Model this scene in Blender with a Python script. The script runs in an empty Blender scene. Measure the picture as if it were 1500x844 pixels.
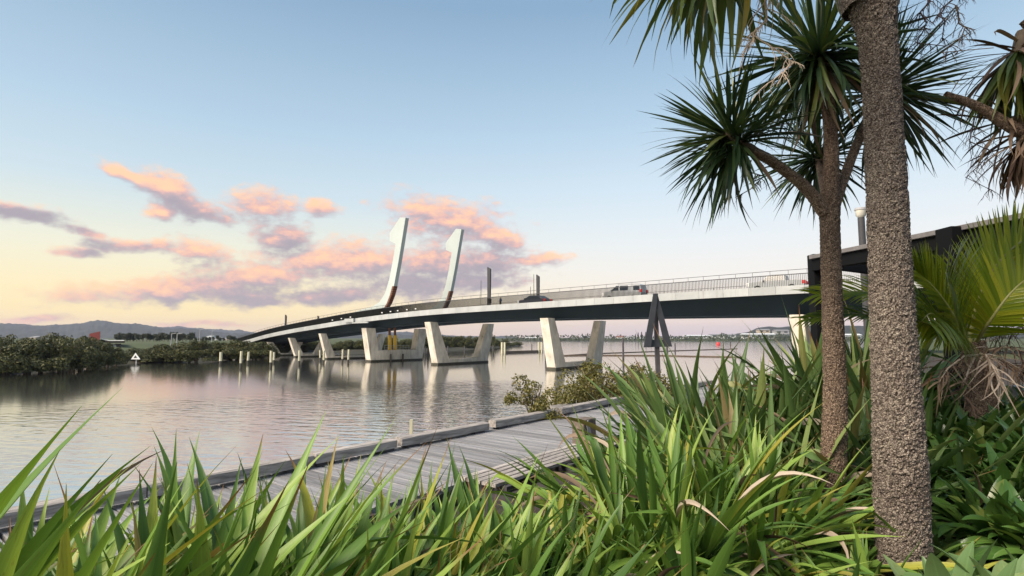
import bpy, math, random
from mathutils import Vector, Matrix, noise, Euler
sc = bpy.context.scene
C = sc.collection
R = math.radians
random.seed(11)

# ------------------------------------------------------------------ camera
F = 800.0
TH = math.atan(73 / F)
CAMZ = 5.0
cd = bpy.data.cameras.new('camera')
cam = bpy.data.objects.new('camera', cd)
C.objects.link(cam)
cam.location = (0, 0, CAMZ)
cam.rotation_euler = (math.pi / 2 + TH, 0, 0)
cd.sensor_width = 36
cd.lens = F / 1500 * 36
cd.clip_start = 0.05
cd.clip_end = 30000
sc.camera = cam


def ray(px, py):
    u = (px - 750) / F
    v = (422 - py) / F
    return Vector((u, math.cos(TH) - v * math.sin(TH), math.sin(TH) + v * math.cos(TH)))


def at(px, py, D):
    r = ray(px, py)
    return Vector((0, 0, CAMZ)) + r * (D / r.y)


def gnd(px, py, z=0.0):
    r = ray(px, py)
    return Vector((0, 0, CAMZ)) + r * ((z - CAMZ) / r.z)


# ------------------------------------------------------------------ light
SUN_EL, SUN_AZ = R(44), R(-125)       # azimuth from +Y towards +X
sd = bpy.data.lights.new('sun', 'SUN')
sd.energy = 2.1
sd.angle = R(32)
sd.color = (1.0, 0.86, 0.70)
sun = bpy.data.objects.new('sun', sd)
C.objects.link(sun)
to_sun = Vector((math.sin(SUN_AZ) * math.cos(SUN_EL), math.cos(SUN_AZ) * math.cos(SUN_EL), math.sin(SUN_EL)))
sun.rotation_euler = to_sun.to_track_quat('Z', 'Y').to_euler()
sc.view_settings.view_transform = 'Standard'
sc.view_settings.look = 'None'
sc.view_settings.exposure = 1.72
sc.view_settings.gamma = 1.0
SKY_GAIN = 0.362

w = bpy.data.worlds.new("World")
sc.world = w
w.use_nodes = True
nt = w.node_tree
nt.nodes.clear()


class N:
    """tiny node-tree builder"""
    def __init__(s, tree):
        s.t = tree

    def new(s, kind, **kw):
        n = s.t.nodes.new(kind)
        for k, v in kw.items():
            setattr(n, k, v)
        return n

    def link(s, a, b):
        s.t.links.new(a, b)

    def put(s, sock, v):
        if hasattr(v, 'is_output') or isinstance(v, bpy.types.NodeSocket):
            s.link(v, sock)
        else:
            sock.default_value = v

    def math(s, op, a, b=0.0, c=None, clamp=False):
        n = s.new('ShaderNodeMath', operation=op, use_clamp=clamp)
        s.put(n.inputs[0], a)
        s.put(n.inputs[1], b)
        if c is not None:
            s.put(n.inputs[2], c)
        return n.outputs[0]

    def smooth(s, x, a, b, lo=0.0, hi=1.0):
        n = s.new('ShaderNodeMapRange', interpolation_type='SMOOTHSTEP')
        s.put(n.inputs[0], x)
        n.inputs[1].default_value = a
        n.inputs[2].default_value = b
        n.inputs[3].default_value = lo
        n.inputs[4].default_value = hi
        return n.outputs[0]

    def mix(s, f, a, b, blend='MIX'):
        n = s.new('ShaderNodeMix', data_type='RGBA', blend_type=blend)
        s.put(n.inputs[0], f)
        for i, v in ((6, a), (7, b)):
            if isinstance(v, tuple) and len(v) == 3:
                v = (*v, 1)
            s.put(n.inputs[i], v)
        return n.outputs[2]

    def ramp(s, f, stops):
        n = s.new('ShaderNodeValToRGB')
        e = n.color_ramp.elements
        while len(e) < len(stops):
            e.new(0.5)
        for el, (p, c) in zip(e, stops):
            el.position = p
            el.color = (*c, 1)
        s.put(n.inputs[0], f)
        return n.outputs[0]

    def noise(s, vec, scale, detail=4, rough=0.55, out=0):
        n = s.new('ShaderNodeTexNoise')
        if vec is not None:
            s.link(vec, n.inputs['Vector'])
        n.inputs['Scale'].default_value = scale
        n.inputs['Detail'].default_value = detail
        n.inputs['Roughness'].default_value = rough
        return n.outputs[out]

    def vmath(s, op, a, b=(0, 0, 0)):
        n = s.new('ShaderNodeVectorMath', operation=op)
        s.put(n.inputs[0], a)
        s.put(n.inputs[1], b)
        return n.outputs['Value'] if op in ('LENGTH', 'DOT_PRODUCT') else n.outputs[0]


def azel(px, py):
    d = ray(px, py).normalized()
    return math.atan2(d.x, d.y), math.asin(d.z)


# clouds: (px, py, half width, half height, tilt deg, greyness)  -> stored as directions on the sky
CLOUDS = [
    (255, 428, 165, 17, -4, 0), (380, 405, 110, 26, -10, 0), (330, 425, 120, 22, 0, .35), (465, 385, 100, 30, -8, 0),
    (545, 380, 90, 30, 0, 0), (640, 388, 90, 34, 0, .25), (705, 385, 75, 26, 5, .55), (662, 324, 98, 34, 8, 0),
    (725, 350, 55, 24, 20, 0), (785, 380, 50, 10, -5, .2), (190, 254, 50, 9, 12, 0), (250, 282, 66, 22, 25, 0),
    (236, 308, 30, 12, 0, 0), (300, 312, 58, 17, 12, .5), (385, 302, 58, 26, 0, 0), (415, 345, 48, 24, -10, .5),
    (300, 374, 58, 19, 5, .1), (20, 312, 110, 15, 3, 1.7), (130, 341, 46, 8, 8, .9),
    (195, 360, 75, 11, -4, .9), (115, 371, 45, 7, 0, .9), (50, 466, 62, 7, 0, .6), (490, 432, 110, 15, -3, .9),
    (610, 418, 100, 20, 0, .85), (700, 412, 80, 16, 0, .8), (475, 302, 28, 12, 0, .1), 
    (380, 440, 60, 9, 0, .8), (300, 475, 70, 5, 0, .7), (-160, 330, 140, 30, 0, .6), (-330, 290, 120, 26, 0, .3), (620, 300, 40, 8, 0, 0),
]
g = bpy.data.node_groups.new('cloud_density', 'ShaderNodeTree')
g.interface.new_socket('P', in_out='INPUT', socket_type='NodeSocketVector')
g.interface.new_socket('Density', in_out='OUTPUT', socket_type='NodeSocketFloat')
g.interface.new_socket('Grey', in_out='OUTPUT', socket_type='NodeSocketFloat')
b = N(g)
gi = b.new('NodeGroupInput')
go = b.new('NodeGroupOutput')
P0 = gi.outputs[0]
warp = b.vmath('SCALE', b.vmath('SUBTRACT', b.noise(P0, 13, 3, out=1), (.5, .5, .5)))
warp.node.inputs['Scale'].default_value = 0.05
Pw = b.vmath('ADD', P0, b.vmath('MULTIPLY', warp, (1.2, .7, 0)))
dens, grey = None, None
for (cx, cy, hw, hh, tilt, gr) in CLOUDS:
    a0, e0 = azel(cx, cy)
    wa = (azel(cx + hw, cy)[0] - azel(cx - hw, cy)[0]) / 2
    he = (azel(cx, cy - hh)[1] - azel(cx, cy + hh)[1]) / 2
    m = b.new('ShaderNodeMapping', vector_type='TEXTURE')
    b.link(Pw, m.inputs[0])
    m.inputs['Location'].default_value = (a0, e0, 0)
    m.inputs['Rotation'].default_value = (0, 0, -R(tilt))
    m.inputs['Scale'].default_value = (wa * 1.06, he * 1.15, 1)
    v = b.math('SUBTRACT', 1.0, b.vmath('LENGTH', m.outputs[0]))
    dens = v if dens is None else b.math('SMOOTH_MAX', dens, v, 0.25)
    gv = b.math('MULTIPLY', b.math('MAXIMUM', b.math('ADD', v, .25), 0.0), gr)
    grey = gv if grey is None else b.math('MAXIMUM', grey, gv)
st = b.vmath('MULTIPLY', P0, (1.0, 1.8, 1.0))
n1 = b.math('SUBTRACT', b.noise(st, 15, 3, .55), .5)
n2 = b.math('SUBTRACT', b.noise(st, 46, 9, .66), .5)
tot = b.math('ADD', dens, b.math('ADD', b.math('MULTIPLY', n1, 1.5), b.math('MULTIPLY', n2, 1.4)))
b.link(tot, go.inputs[0])
b.link(grey, go.inputs[1])

b = N(nt)
tc = b.new('ShaderNodeTexCoord')
sep = b.new('ShaderNodeSeparateXYZ')
b.link(tc.outputs['Generated'], sep.inputs[0])
az = b.math('ARCTAN2', sep.outputs[0], sep.outputs[1])
el = b.math('ARCSINE', sep.outputs[2])
eln = b.math('DIVIDE', b.math('ABSOLUTE', el), R(60), clamp=True)
d = 1 / 60
rl = b.ramp(eln, [(0, (1.0, .70, .40)), (2.2 * d, (1.0, .79, .42)), (4.5 * d, (.95, .81, .49)), (8 * d, (.83, .81, .64)), (13.5 * d, (.58, .70, .76)),
                  (20 * d, (.43, .585, .72)), (32 * d, (.245, .385, .545)), (1, (.17, .29, .45))])
rr = b.ramp(eln, [(0, (.74, .60, .62)), (1.2 * d, (.86, .68, .62)), (3 * d, (.94, .77, .63)), (6 * d, (.88, .83, .77)), (10 * d, (.77, .81, .83)),
                  (15 * d, (.62, .74, .83)), (22 * d, (.43, .59, .74)), (32 * d, (.245, .39, .56)), (1, (.17, .29, .45))])
skyc = b.mix(b.smooth(az, R(-32), R(22)), rl, rr)
nish = b.new('ShaderNodeTexSky', sky_type='NISHITA', sun_disc=False, sun_elevation=SUN_EL, sun_rotation=SUN_AZ)
nb = b.mix(1.0, nish.outputs[0], (.07, .07, .07), 'MULTIPLY')
skyc = b.mix(0.08, skyc, nb)
comb = b.new('ShaderNodeCombineXYZ')
b.link(az, comb.inputs[0])
b.link(el, comb.inputs[1])
c1 = b.new('ShaderNodeGroup', node_tree=g)
c2 = b.new('ShaderNodeGroup', node_tree=g)
b.link(comb.outputs[0], c1.inputs[0])
b.link(b.vmath('ADD', comb.outputs[0], (-.006, .016, 0)), c2.inputs[0])
alpha = b.smooth(c1.outputs[0], -.2, .66)
dd = b.math('SUBTRACT', c1.outputs[0], c2.outputs[0])
lit = b.smooth(b.math('SUBTRACT', dd, b.math('MULTIPLY', c1.outputs[1], 1.1)), -.8, .85)
ccol = b.ramp(lit, [(0, (.36, .32, .37)), (.3, (.48, .37, .40)), (.6, (.74, .45, .40)), (1, (.98, .60, .37))])
above = b.smooth(el, R(-.3), R(.4))
skyc = b.mix(b.math('MULTIPLY', b.math('MULTIPLY', alpha, .94), above), skyc, ccol)
bg = b.new('ShaderNodeBackground')
b.link(skyc, bg.inputs[0])
bg.inputs[1].default_value = SKY_GAIN
out = b.new('ShaderNodeOutputWorld')
b.link(bg.outputs[0], out.inputs[0])
w.cycles.sampling_method = 'MANUAL'
w.cycles.sample_map_resolution = 512


# ------------------------------------------------------------------ materials
def matbase(name):
    m = bpy.data.materials.new(name)
    m.use_nodes = True
    m.node_tree.nodes.clear()
    bb = N(m.node_tree)
    pr = bb.new('ShaderNodeBsdfPrincipled')
    o = bb.new('ShaderNodeOutputMaterial')
    bb.link(pr.outputs[0], o.inputs[0])
    return m, bb, pr, o


def plain(name, col, rough=.6, var=.25, scale=3.0, metal=0.0, bump=0.0, bscale=30, coord='Object', stretch=(1, 1, 1), col2=None, objvar=0.0, spec=None, streak=0.0):
    """colour mottled by noise, optional fine bump"""
    m, b, pr, o = matbase(name)
    tc = b.new('ShaderNodeTexCoord')
    v = b.vmath('MULTIPLY', tc.outputs[coord], stretch)
    n = b.noise(v, scale, 6, .62)
    lo = col2 if col2 else tuple(c * (1 - var) for c in col)
    hi = tuple(min(1, c * (1 + var * .6)) for c in col)
    c = b.ramp(n, [(.3, lo), (.7, hi)])
    if objvar:
        oi = b.new('ShaderNodeObjectInfo')
        k = b.math('MULTIPLY_ADD', oi.outputs['Random'], objvar, 1 - objvar / 2)
        hs = b.new('ShaderNodeHueSaturation')
        b.link(k, hs.inputs['Value'])
        b.link(c, hs.inputs['Color'])
        c = hs.outputs[0]
    if streak:
        # rain and rust runs: long vertical stains
        ns = b.noise(b.vmath('MULTIPLY', tc.outputs[coord], (1.7, 1.7, .07)), 1.6, 6, .7)
        n3 = b.noise(b.vmath('MULTIPLY', tc.outputs[coord], (1, 1, 1)), .5, 4, .6)
        fs = b.math('MULTIPLY', b.smooth(ns, .50, .72), b.smooth(n3, .35, .65))
        c = b.mix(b.math('MULTIPLY', fs, streak), c, (.12, .095, .065))
    if spec is not None:
        pr.inputs['Specular IOR Level'].default_value = spec
    b.link(c, pr.inputs['Base Color'])
    pr.inputs['Roughness'].default_value = rough
    pr.inputs['Metallic'].default_value = metal
    if bump:
        bp = b.new('ShaderNodeBump')
        bp.inputs['Strength'].default_value = bump
        bp.inputs['Distance'].default_value = .02
        b.link(b.noise(v, bscale, 6, .6), bp.inputs['Height'])
        b.link(bp.outputs[0], pr.inputs['Normal'])
    return m


def leafmat(name, stops, trans=.25, rough=.42, tip=None, veins=0.0, tipstart=.93, spec=.4):
    m, b, pr, o = matbase(name)
    oi = b.new('ShaderNodeObjectInfo')
    ge = b.new('ShaderNodeNewGeometry')
    r = b.math('FRACT', b.math('ADD', oi.outputs['Random'], ge.outputs['Random Per Island']))
    c = b.ramp(r, stops)
    uv = b.new('ShaderNodeTexCoord')
    sp = b.new('ShaderNodeSeparateXYZ')
    b.link(uv.outputs['UV'], sp.inputs[0])
    if veins:
        wv = b.noise(b.vmath('MULTIPLY', uv.outputs['UV'], (26, 1.2, 1)), 1.6, 3)
        k = b.math('MULTIPLY_ADD', wv, veins, 1 - veins / 2)
        # mid rib
        rib = b.smooth(b.math('ABSOLUTE', b.math('SUBTRACT', sp.outputs[0], .5)), .0, .07)
        hs = b.new('ShaderNodeHueSaturation')
        b.link(b.math('MULTIPLY', k, b.math('MULTIPLY_ADD', rib, -.22, 1.2)), hs.inputs['Value'])
        b.link(c, hs.inputs['Color'])
        c = hs.outputs[0]
        blotch = b.noise(b.vmath('MULTIPLY', uv.outputs['UV'], (2, 7, 1)), 2.2, 5)
        bl = b.smooth(b.math('ADD', blotch, b.math('MULTIPLY', r, .12)), .66, .76)
        c = b.mix(b.math('MULTIPLY', bl, .5), c, (.16, .15, .035))
    if tip:
        # dying tips on part of the leaves
        r2 = b.math('FRACT', b.math('MULTIPLY', r, 7.31))
        edge = b.math('MULTIPLY_ADD', r2, -.24, 1.08)
        tf = b.math('MULTIPLY', b.math('SUBTRACT', sp.outputs[1], edge), 14, clamp=True)
        c = b.mix(tf, c, tip)
    b.link(c, pr.inputs['Base Color'])
    pr.inputs['Roughness'].default_value = rough
    pr.inputs['Specular IOR Level'].default_value = spec
    if trans:
        tr = b.new('ShaderNodeBsdfTranslucent')
        b.link(b.mix(1.0, c, (1.15, 1.1, .6), 'MULTIPLY'), tr.inputs[0])
        mx = b.new('ShaderNodeMixShader')
        mx.inputs[0].default_value = trans
        b.link(pr.outputs[0], mx.inputs[1])
        b.link(tr.outputs[0], mx.inputs[2])
        b.link(mx.outputs[0], o.inputs[0])
    return m


M = {}
M['concrete'] = plain('concrete', (.55, .50, .42), .85, .34, .9, bump=.25, bscale=14, stretch=(1, 1, .45), streak=.75)
M['tide'] = plain('tide_stain', (.045, .04, .025), .7, .5, 2.0)
M['fascia'] = plain('fascia_concrete', (.33, .345, .345), .75, .16, .5, objvar=.16, streak=.45)
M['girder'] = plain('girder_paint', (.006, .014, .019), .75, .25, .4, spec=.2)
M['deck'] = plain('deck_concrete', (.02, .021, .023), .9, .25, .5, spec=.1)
M['asphalt'] = plain('asphalt', (.05, .05, .052), .9, .3, 3)
M['rail'] = plain('rail_metal', (.034, .034, .030), .8, .15, 1.0, spec=.1)
M['raildark'] = plain('dark_metal', (.055, .055, .06), .6, .2, 1.0, spec=.3)
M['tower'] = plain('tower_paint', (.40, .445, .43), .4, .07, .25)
M['towershade'] = plain('tower_paint_shaded', (.34, .385, .37), .4, .07, .25)  # darker copy of the tower paint: shade on the mast sides, put into the colour
M['rust'] = plain('rust_steel', (.13, .045, .02), .6, .6, 1.4)
M['yellow'] = plain('yellow_paint', (.62, .38, .02), .4, .2, 2)
M['timberpost'] = plain('post_timber', (.50, .47, .33), .85, .35, 4, stretch=(1, 1, .2))
M['darkpost'] = plain('dark_post_timber', (.06, .055, .06), .8, .35, 4)
M['plank'] = plain('plank_wood', (.235, .232, .24), .85, .5, 2.2, stretch=(16, .9, 8), objvar=.5, bump=.6, bscale=9)
M['beam'] = plain('beam_wood', (.36, .325, .30), .88, .6, 2.4, stretch=(1.0, 9, 11), objvar=.3, bump=.7, bscale=7)
M['wood'] = plain('weathered_wood', (.36, .345, .34), .85, .42, 5, stretch=(1, 1, 1), objvar=.30, bump=.5, bscale=22)
M['signdark'] = plain('sign_back', (.03, .034, .042), .6, .3, 3)
M['signwhite'] = plain('sign_white', (.8, .8, .78), .5, .06, 2)
M['black'] = plain('black_steel', (.004, .0045, .0055), .8, .3, 1.5, spec=.15)
M['beamtop'] = plain('grey_beam', (.15, .14, .14), .7, .3, 6)
M['soil'] = plain('soil', (.035, .026, .02), .95, .6, 6, bump=.8, bscale=40)
M['redwall'] = plain('red_cladding', (.14, .014, .013), .7, .15, .6)
M['whitewall'] = plain('white_wall', (.62, .64, .66), .6, .08, .4)
M['greywall'] = plain('grey_wall', (.36, .36, .37), .7, .1, .4)
M['tanwall'] = plain('tan_wall', (.44, .37, .30), .7, .1, .4)
M['roofgrey'] = plain('roof_grey', (.25, .24, .25), .6, .1, .4)
M['roofred'] = plain('roof_red', (.20, .07, .05), .7, .2, .4)
M['glass'] = plain('dark_glass', (.02, .025, .03), .08, .2, 1)
M['carsilver'] = plain('silver_paint', (.34, .35, .36), .28, .05, 1, metal=.35)
M['carwhite'] = plain('white_paint', (.36, .375, .385), .3, .04, 1)
M['cardark'] = plain('dark_paint', (.055, .06, .085), .25, .1, 1, metal=.2)
M['tyre'] = plain('tyre_rubber', (.015, .015, .015), .8, .2, 3)
M['rim'] = plain('rim_metal', (.35, .35, .36), .4, .1, 3, metal=.6)
M['tail'] = plain('red_lens', (.5, .02, .02), .2, .1, 1)
M['lens'] = plain('clear_lens', (.7, .7, .68), .15, .05, 1)
M['skin'] = plain('skin', (.45, .27, .2), .6, .05, 4)
M['bluecloth'] = plain('blue_cloth', (.05, .10, .22), .9, .1, 8)
M['browncloth'] = plain('brown_cloth', (.20, .11, .05), .9, .1, 8)
M['darkcloth'] = plain('dark_cloth', (.02, .02, .025), .9, .1, 8)
M['hair'] = plain('hair', (.03, .02, .012), .7, .1, 8)
M['redbuoy'] = plain('red_plastic', (.55, .03, .03), .35, .1, 2)
M['rope'] = plain('boom_brown', (.10, .07, .05), .8, .3, 2)
M['stone'] = plain('stone', (.17, .16, .15), .9, .45, 3, bump=.6, bscale=12)
M['lampglass'] = plain('lamp_glass', (.62, .60, .52), .25, .08, 3)
M['bark'] = None
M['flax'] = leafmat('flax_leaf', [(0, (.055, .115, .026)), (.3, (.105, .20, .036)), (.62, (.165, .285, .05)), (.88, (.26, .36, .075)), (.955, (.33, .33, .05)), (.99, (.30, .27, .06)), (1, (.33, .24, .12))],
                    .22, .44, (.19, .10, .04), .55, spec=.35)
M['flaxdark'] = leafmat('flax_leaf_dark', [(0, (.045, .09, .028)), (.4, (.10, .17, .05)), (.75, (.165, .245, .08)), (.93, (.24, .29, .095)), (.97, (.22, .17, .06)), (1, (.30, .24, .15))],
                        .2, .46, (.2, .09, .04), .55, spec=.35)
M['cord'] = leafmat('cabbage_leaf', [(0, (.014, .032, .014)), (.5, (.030, .060, .024)), (.85, (.058, .10, .034)), (1, (.12, .14, .035))], .16, .4, None, .25)
M['cordlit'] = leafmat('cabbage_leaf_light', [(0, (.05, .085, .025)), (.5, (.085, .125, .03)), (.8, (.13, .16, .035)), (.92, (.20, .17, .03)), (1, (.26, .19, .03))], .3, .4, None, .25)
M['dead'] = leafmat('dead_leaf', [(0, (.06, .035, .028)), (.5, (.14, .09, .06)), (1, (.26, .19, .13))], .15, .8)
M['pale'] = leafmat('pale_dead_leaf', [(0, (.20, .14, .10)), (.5, (.34, .26, .20)), (1, (.50, .42, .34))], .15, .75)
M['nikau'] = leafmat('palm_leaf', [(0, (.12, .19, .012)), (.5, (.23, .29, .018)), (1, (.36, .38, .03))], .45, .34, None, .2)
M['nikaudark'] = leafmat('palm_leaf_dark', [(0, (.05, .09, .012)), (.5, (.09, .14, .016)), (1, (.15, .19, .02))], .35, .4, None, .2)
M['rachis'] = plain('frond_stalk', (.26, .26, .09), .5, .25, 6)
M['broad'] = leafmat('broad_leaf', [(0, (.035, .085, .018)), (.5, (.06, .135, .026)), (.85, (.09, .175, .036)), (1, (.15, .19, .045))], .2, .3, None, .3, spec=.55)
M['broadlight'] = leafmat('broad_leaf_light', [(0, (.09, .16, .055)), (.6, (.14, .23, .085)), (1, (.20, .28, .11))], .25, .38, None, .3)
M['mangrove'] = leafmat('mangrove_leaf', [(0, (.025, .034, .011)), (.5, (.052, .06, .016)), (.85, (.10, .10, .026)), (1, (.15, .13, .03))], .12, .55)
M['bush'] = leafmat('bush_leaf', [(0, (.07, .07, .016)), (.45, (.12, .115, .025)), (.8, (.19, .165, .035)), (1, (.23, .19, .09))], .25, .5)
M['wooddark'] = leafmat('far_tree_leaf', [(0, (.018, .028, .014)), (.5, (.03, .042, .02)), (1, (.055, .062, .03))], .1, .6)
M['stem'] = plain('stem_bark', (.10, .075, .05), .9, .4, 10)
M['mud'] = plain('mud', (.035, .033, .02), .9, .4, .3)
M['grass'] = plain('grass', (.05, .066, .019), .9, .4, .3)
M['hill'] = plain('hill_forest', (.030, .036, .036), 1.0, .5, .012)
M['line'] = plain('lane_paint', (.7, .7, .68), .7, .1, 1)
M['flower'] = plain('dry_stalk', (.55, .44, .34), .8, .2, 10)
M['flowerdark'] = plain('dark_stalk', (.035, .025, .03), .8, .2, 10)
M['twig'] = plain('twig', (.12, .085, .065), .9, .4, 10)


def bark_mat(name, tint):
    m, b, pr, o = matbase(name)
    tc = b.new('ShaderNodeTexCoord')
    v = b.vmath('MULTIPLY', tc.outputs['Object'], (1, 1, 1.6))
    wv = b.vmath('ADD', v, b.vmath('MULTIPLY', b.vmath('SUBTRACT', b.noise(v, 75, 4, .7, out=1), (.5, .5, .5)), (.016, .016, .016)))
    vo = b.new('ShaderNodeTexVoronoi', feature='DISTANCE_TO_EDGE')
    b.link(wv, vo.inputs['Vector'])
    vo.inputs['Scale'].default_value = 72
    vc = b.new('ShaderNodeTexVoronoi', feature='F1')
    b.link(wv, vc.inputs['Vector'])
    vc.inputs['Scale'].default_value = 72
    sepc = b.new('ShaderNodeSeparateColor')
    b.link(vc.outputs['Color'], sepc.inputs[0])
    big = b.noise(tc.outputs['Object'], 2.2, 5)
    mid = b.noise(v, 34, 5, .7)
    fine = b.noise(tc.outputs['Object'], 150, 4, .7)
    mixv = b.math('ADD', b.math('MULTIPLY', sepc.outputs[0], .36), b.math('ADD', b.math('MULTIPLY', big, .46), b.math('ADD', b.math('MULTIPLY', mid, .3), b.math('MULTIPLY', fine, .22))))
    T = lambda c: tuple(x * t for x, t in zip(c, tint))
    flake = b.ramp(mixv, [(.34, T((.125, .10, .088))), (.52, T((.225, .184, .155))), (.74, T((.33, .28, .23))), (.95, T((.49, .435, .355)))])
    crack = b.smooth(b.math('ADD', vo.outputs['Distance'], b.math('MULTIPLY', b.math('SUBTRACT', mid, .5), .22)), 0, .14)
    c = b.mix(crack, T((.052, .039, .036)), flake)
    b.link(c, pr.inputs['Base Color'])
    pr.inputs['Roughness'].default_value = .92
    pr.inputs['Specular IOR Level'].default_value = .12
    bp = b.new('ShaderNodeBump')
    bp.inputs['Strength'].default_value = .9
    bp.inputs['Distance'].default_value = .010
    h = b.math('ADD', crack, b.math('ADD', b.math('MULTIPLY', sepc.outputs[1], .5), b.math('ADD', mid, b.math('MULTIPLY', fine, .7))))
    b.link(h, bp.inputs['Height'])
    b.link(bp.outputs[0], pr.inputs['Normal'])
    return m


M['bark'] = bark_mat('cork_bark', (1.0, .98, .98))
M['bark2'] = bark_mat('cork_bark_warm', (1.05, .9, .8))


def water_mat():
    m, b, pr, o = matbase('water_surface')
    tc = b.new('ShaderNodeTexCoord')
    P = tc.outputs['Object']
    pr.inputs['Base Color'].default_value = (.13, .13, .10, 1)
    pr.inputs['Roughness'].default_value = .03
    pr.inputs['IOR'].default_value = 1.75
    pr.inputs['Specular IOR Level'].default_value = .5
    patch = b.smooth(b.noise(b.vmath('MULTIPLY', P, (.022, .03, 1)), 1.0, 2), .38, .62)
    rot = b.new('ShaderNodeMapping')
    b.link(P, rot.inputs[0])
    rot.inputs['Rotation'].default_value = (0, 0, R(14))
    a = b.noise(b.vmath('MULTIPLY', rot.outputs[0], (.6, 1.7, 1)), 1.0, 1, .45)
    rot2 = b.new('ShaderNodeMapping')
    b.link(P, rot2.inputs[0])
    rot2.inputs['Rotation'].default_value = (0, 0, R(-22))
    c = b.noise(b.vmath('MULTIPLY', rot2.outputs[0], (1.6, 3.6, 1)), 1.0, 1, .4)
    sepw = b.new('ShaderNodeSeparateXYZ')
    b.link(P, sepw.inputs[0])
    gust = b.vmath('LENGTH', b.vmath('MULTIPLY', b.vmath('SUBTRACT', P, (-7, 36, 0)), (1 / 26, 1 / 30, 0)))
    gust = b.smooth(b.math('ADD', gust, b.math('MULTIPLY', b.math('SUBTRACT', patch, .5), -.5)), 1.15, .35)
    calm = b.smooth(sepw.outputs[1], 38, 130, 1.0, .30)
    amp = b.math('MULTIPLY', b.math('ADD', b.math('MULTIPLY_ADD', patch, .18, .10), b.math('MULTIPLY', gust, 1.35)), calm)
    h = b.math('MULTIPLY', b.math('ADD', b.math('MULTIPLY', a, .7), b.math('MULTIPLY', c, .20)), amp)
    bp = b.new('ShaderNodeBump')
    bp.inputs['Strength'].default_value = 1.0
    bp.inputs['Distance'].default_value = .05
    b.link(h, bp.inputs['Height'])
    df = b.new('ShaderNodeBsdfDiffuse')
    df.inputs[0].default_value = (.13, .13, .10, 1)
    gl = b.new('ShaderNodeBsdfGlossy')
    gl.inputs['Roughness'].default_value = .09
    fr = b.new('ShaderNodeFresnel')
    fr.inputs[0].default_value = 1.45
    for n in (df, gl, fr):
        b.link(bp.outputs[0], n.inputs['Normal'])
    mx = b.new('ShaderNodeMixShader')
    b.link(b.math('MULTIPLY_ADD', fr.outputs[0], .20, .82, clamp=True), mx.inputs[0])
    b.link(df.outputs[0], mx.inputs[1])
    b.link(gl.outputs[0], mx.inputs[2])
    b.link(mx.outputs[0], o.inputs[0])
    return m


M['water'] = water_mat()


# ------------------------------------------------------------------ mesh helpers
ORG = {}


def tag(o, label=None, cat=None, group=None, kind=None):
    if label:
        o['label'] = label
    if cat:
        o['category'] = cat
    if group:
        o['group'] = group
    if kind:
        o['kind'] = kind
    return o


def thing(name, label, cat, loc=(0, 0, 0), rz=0.0, group=None):
    o = bpy.data.objects.new(name, None)
    C.objects.link(o)
    o.empty_display_size = .2
    o.location = loc
    o.rotation_euler = (0, 0, rz)
    ORG[o] = Vector(loc)
    return tag(o, label, cat, group)


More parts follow.
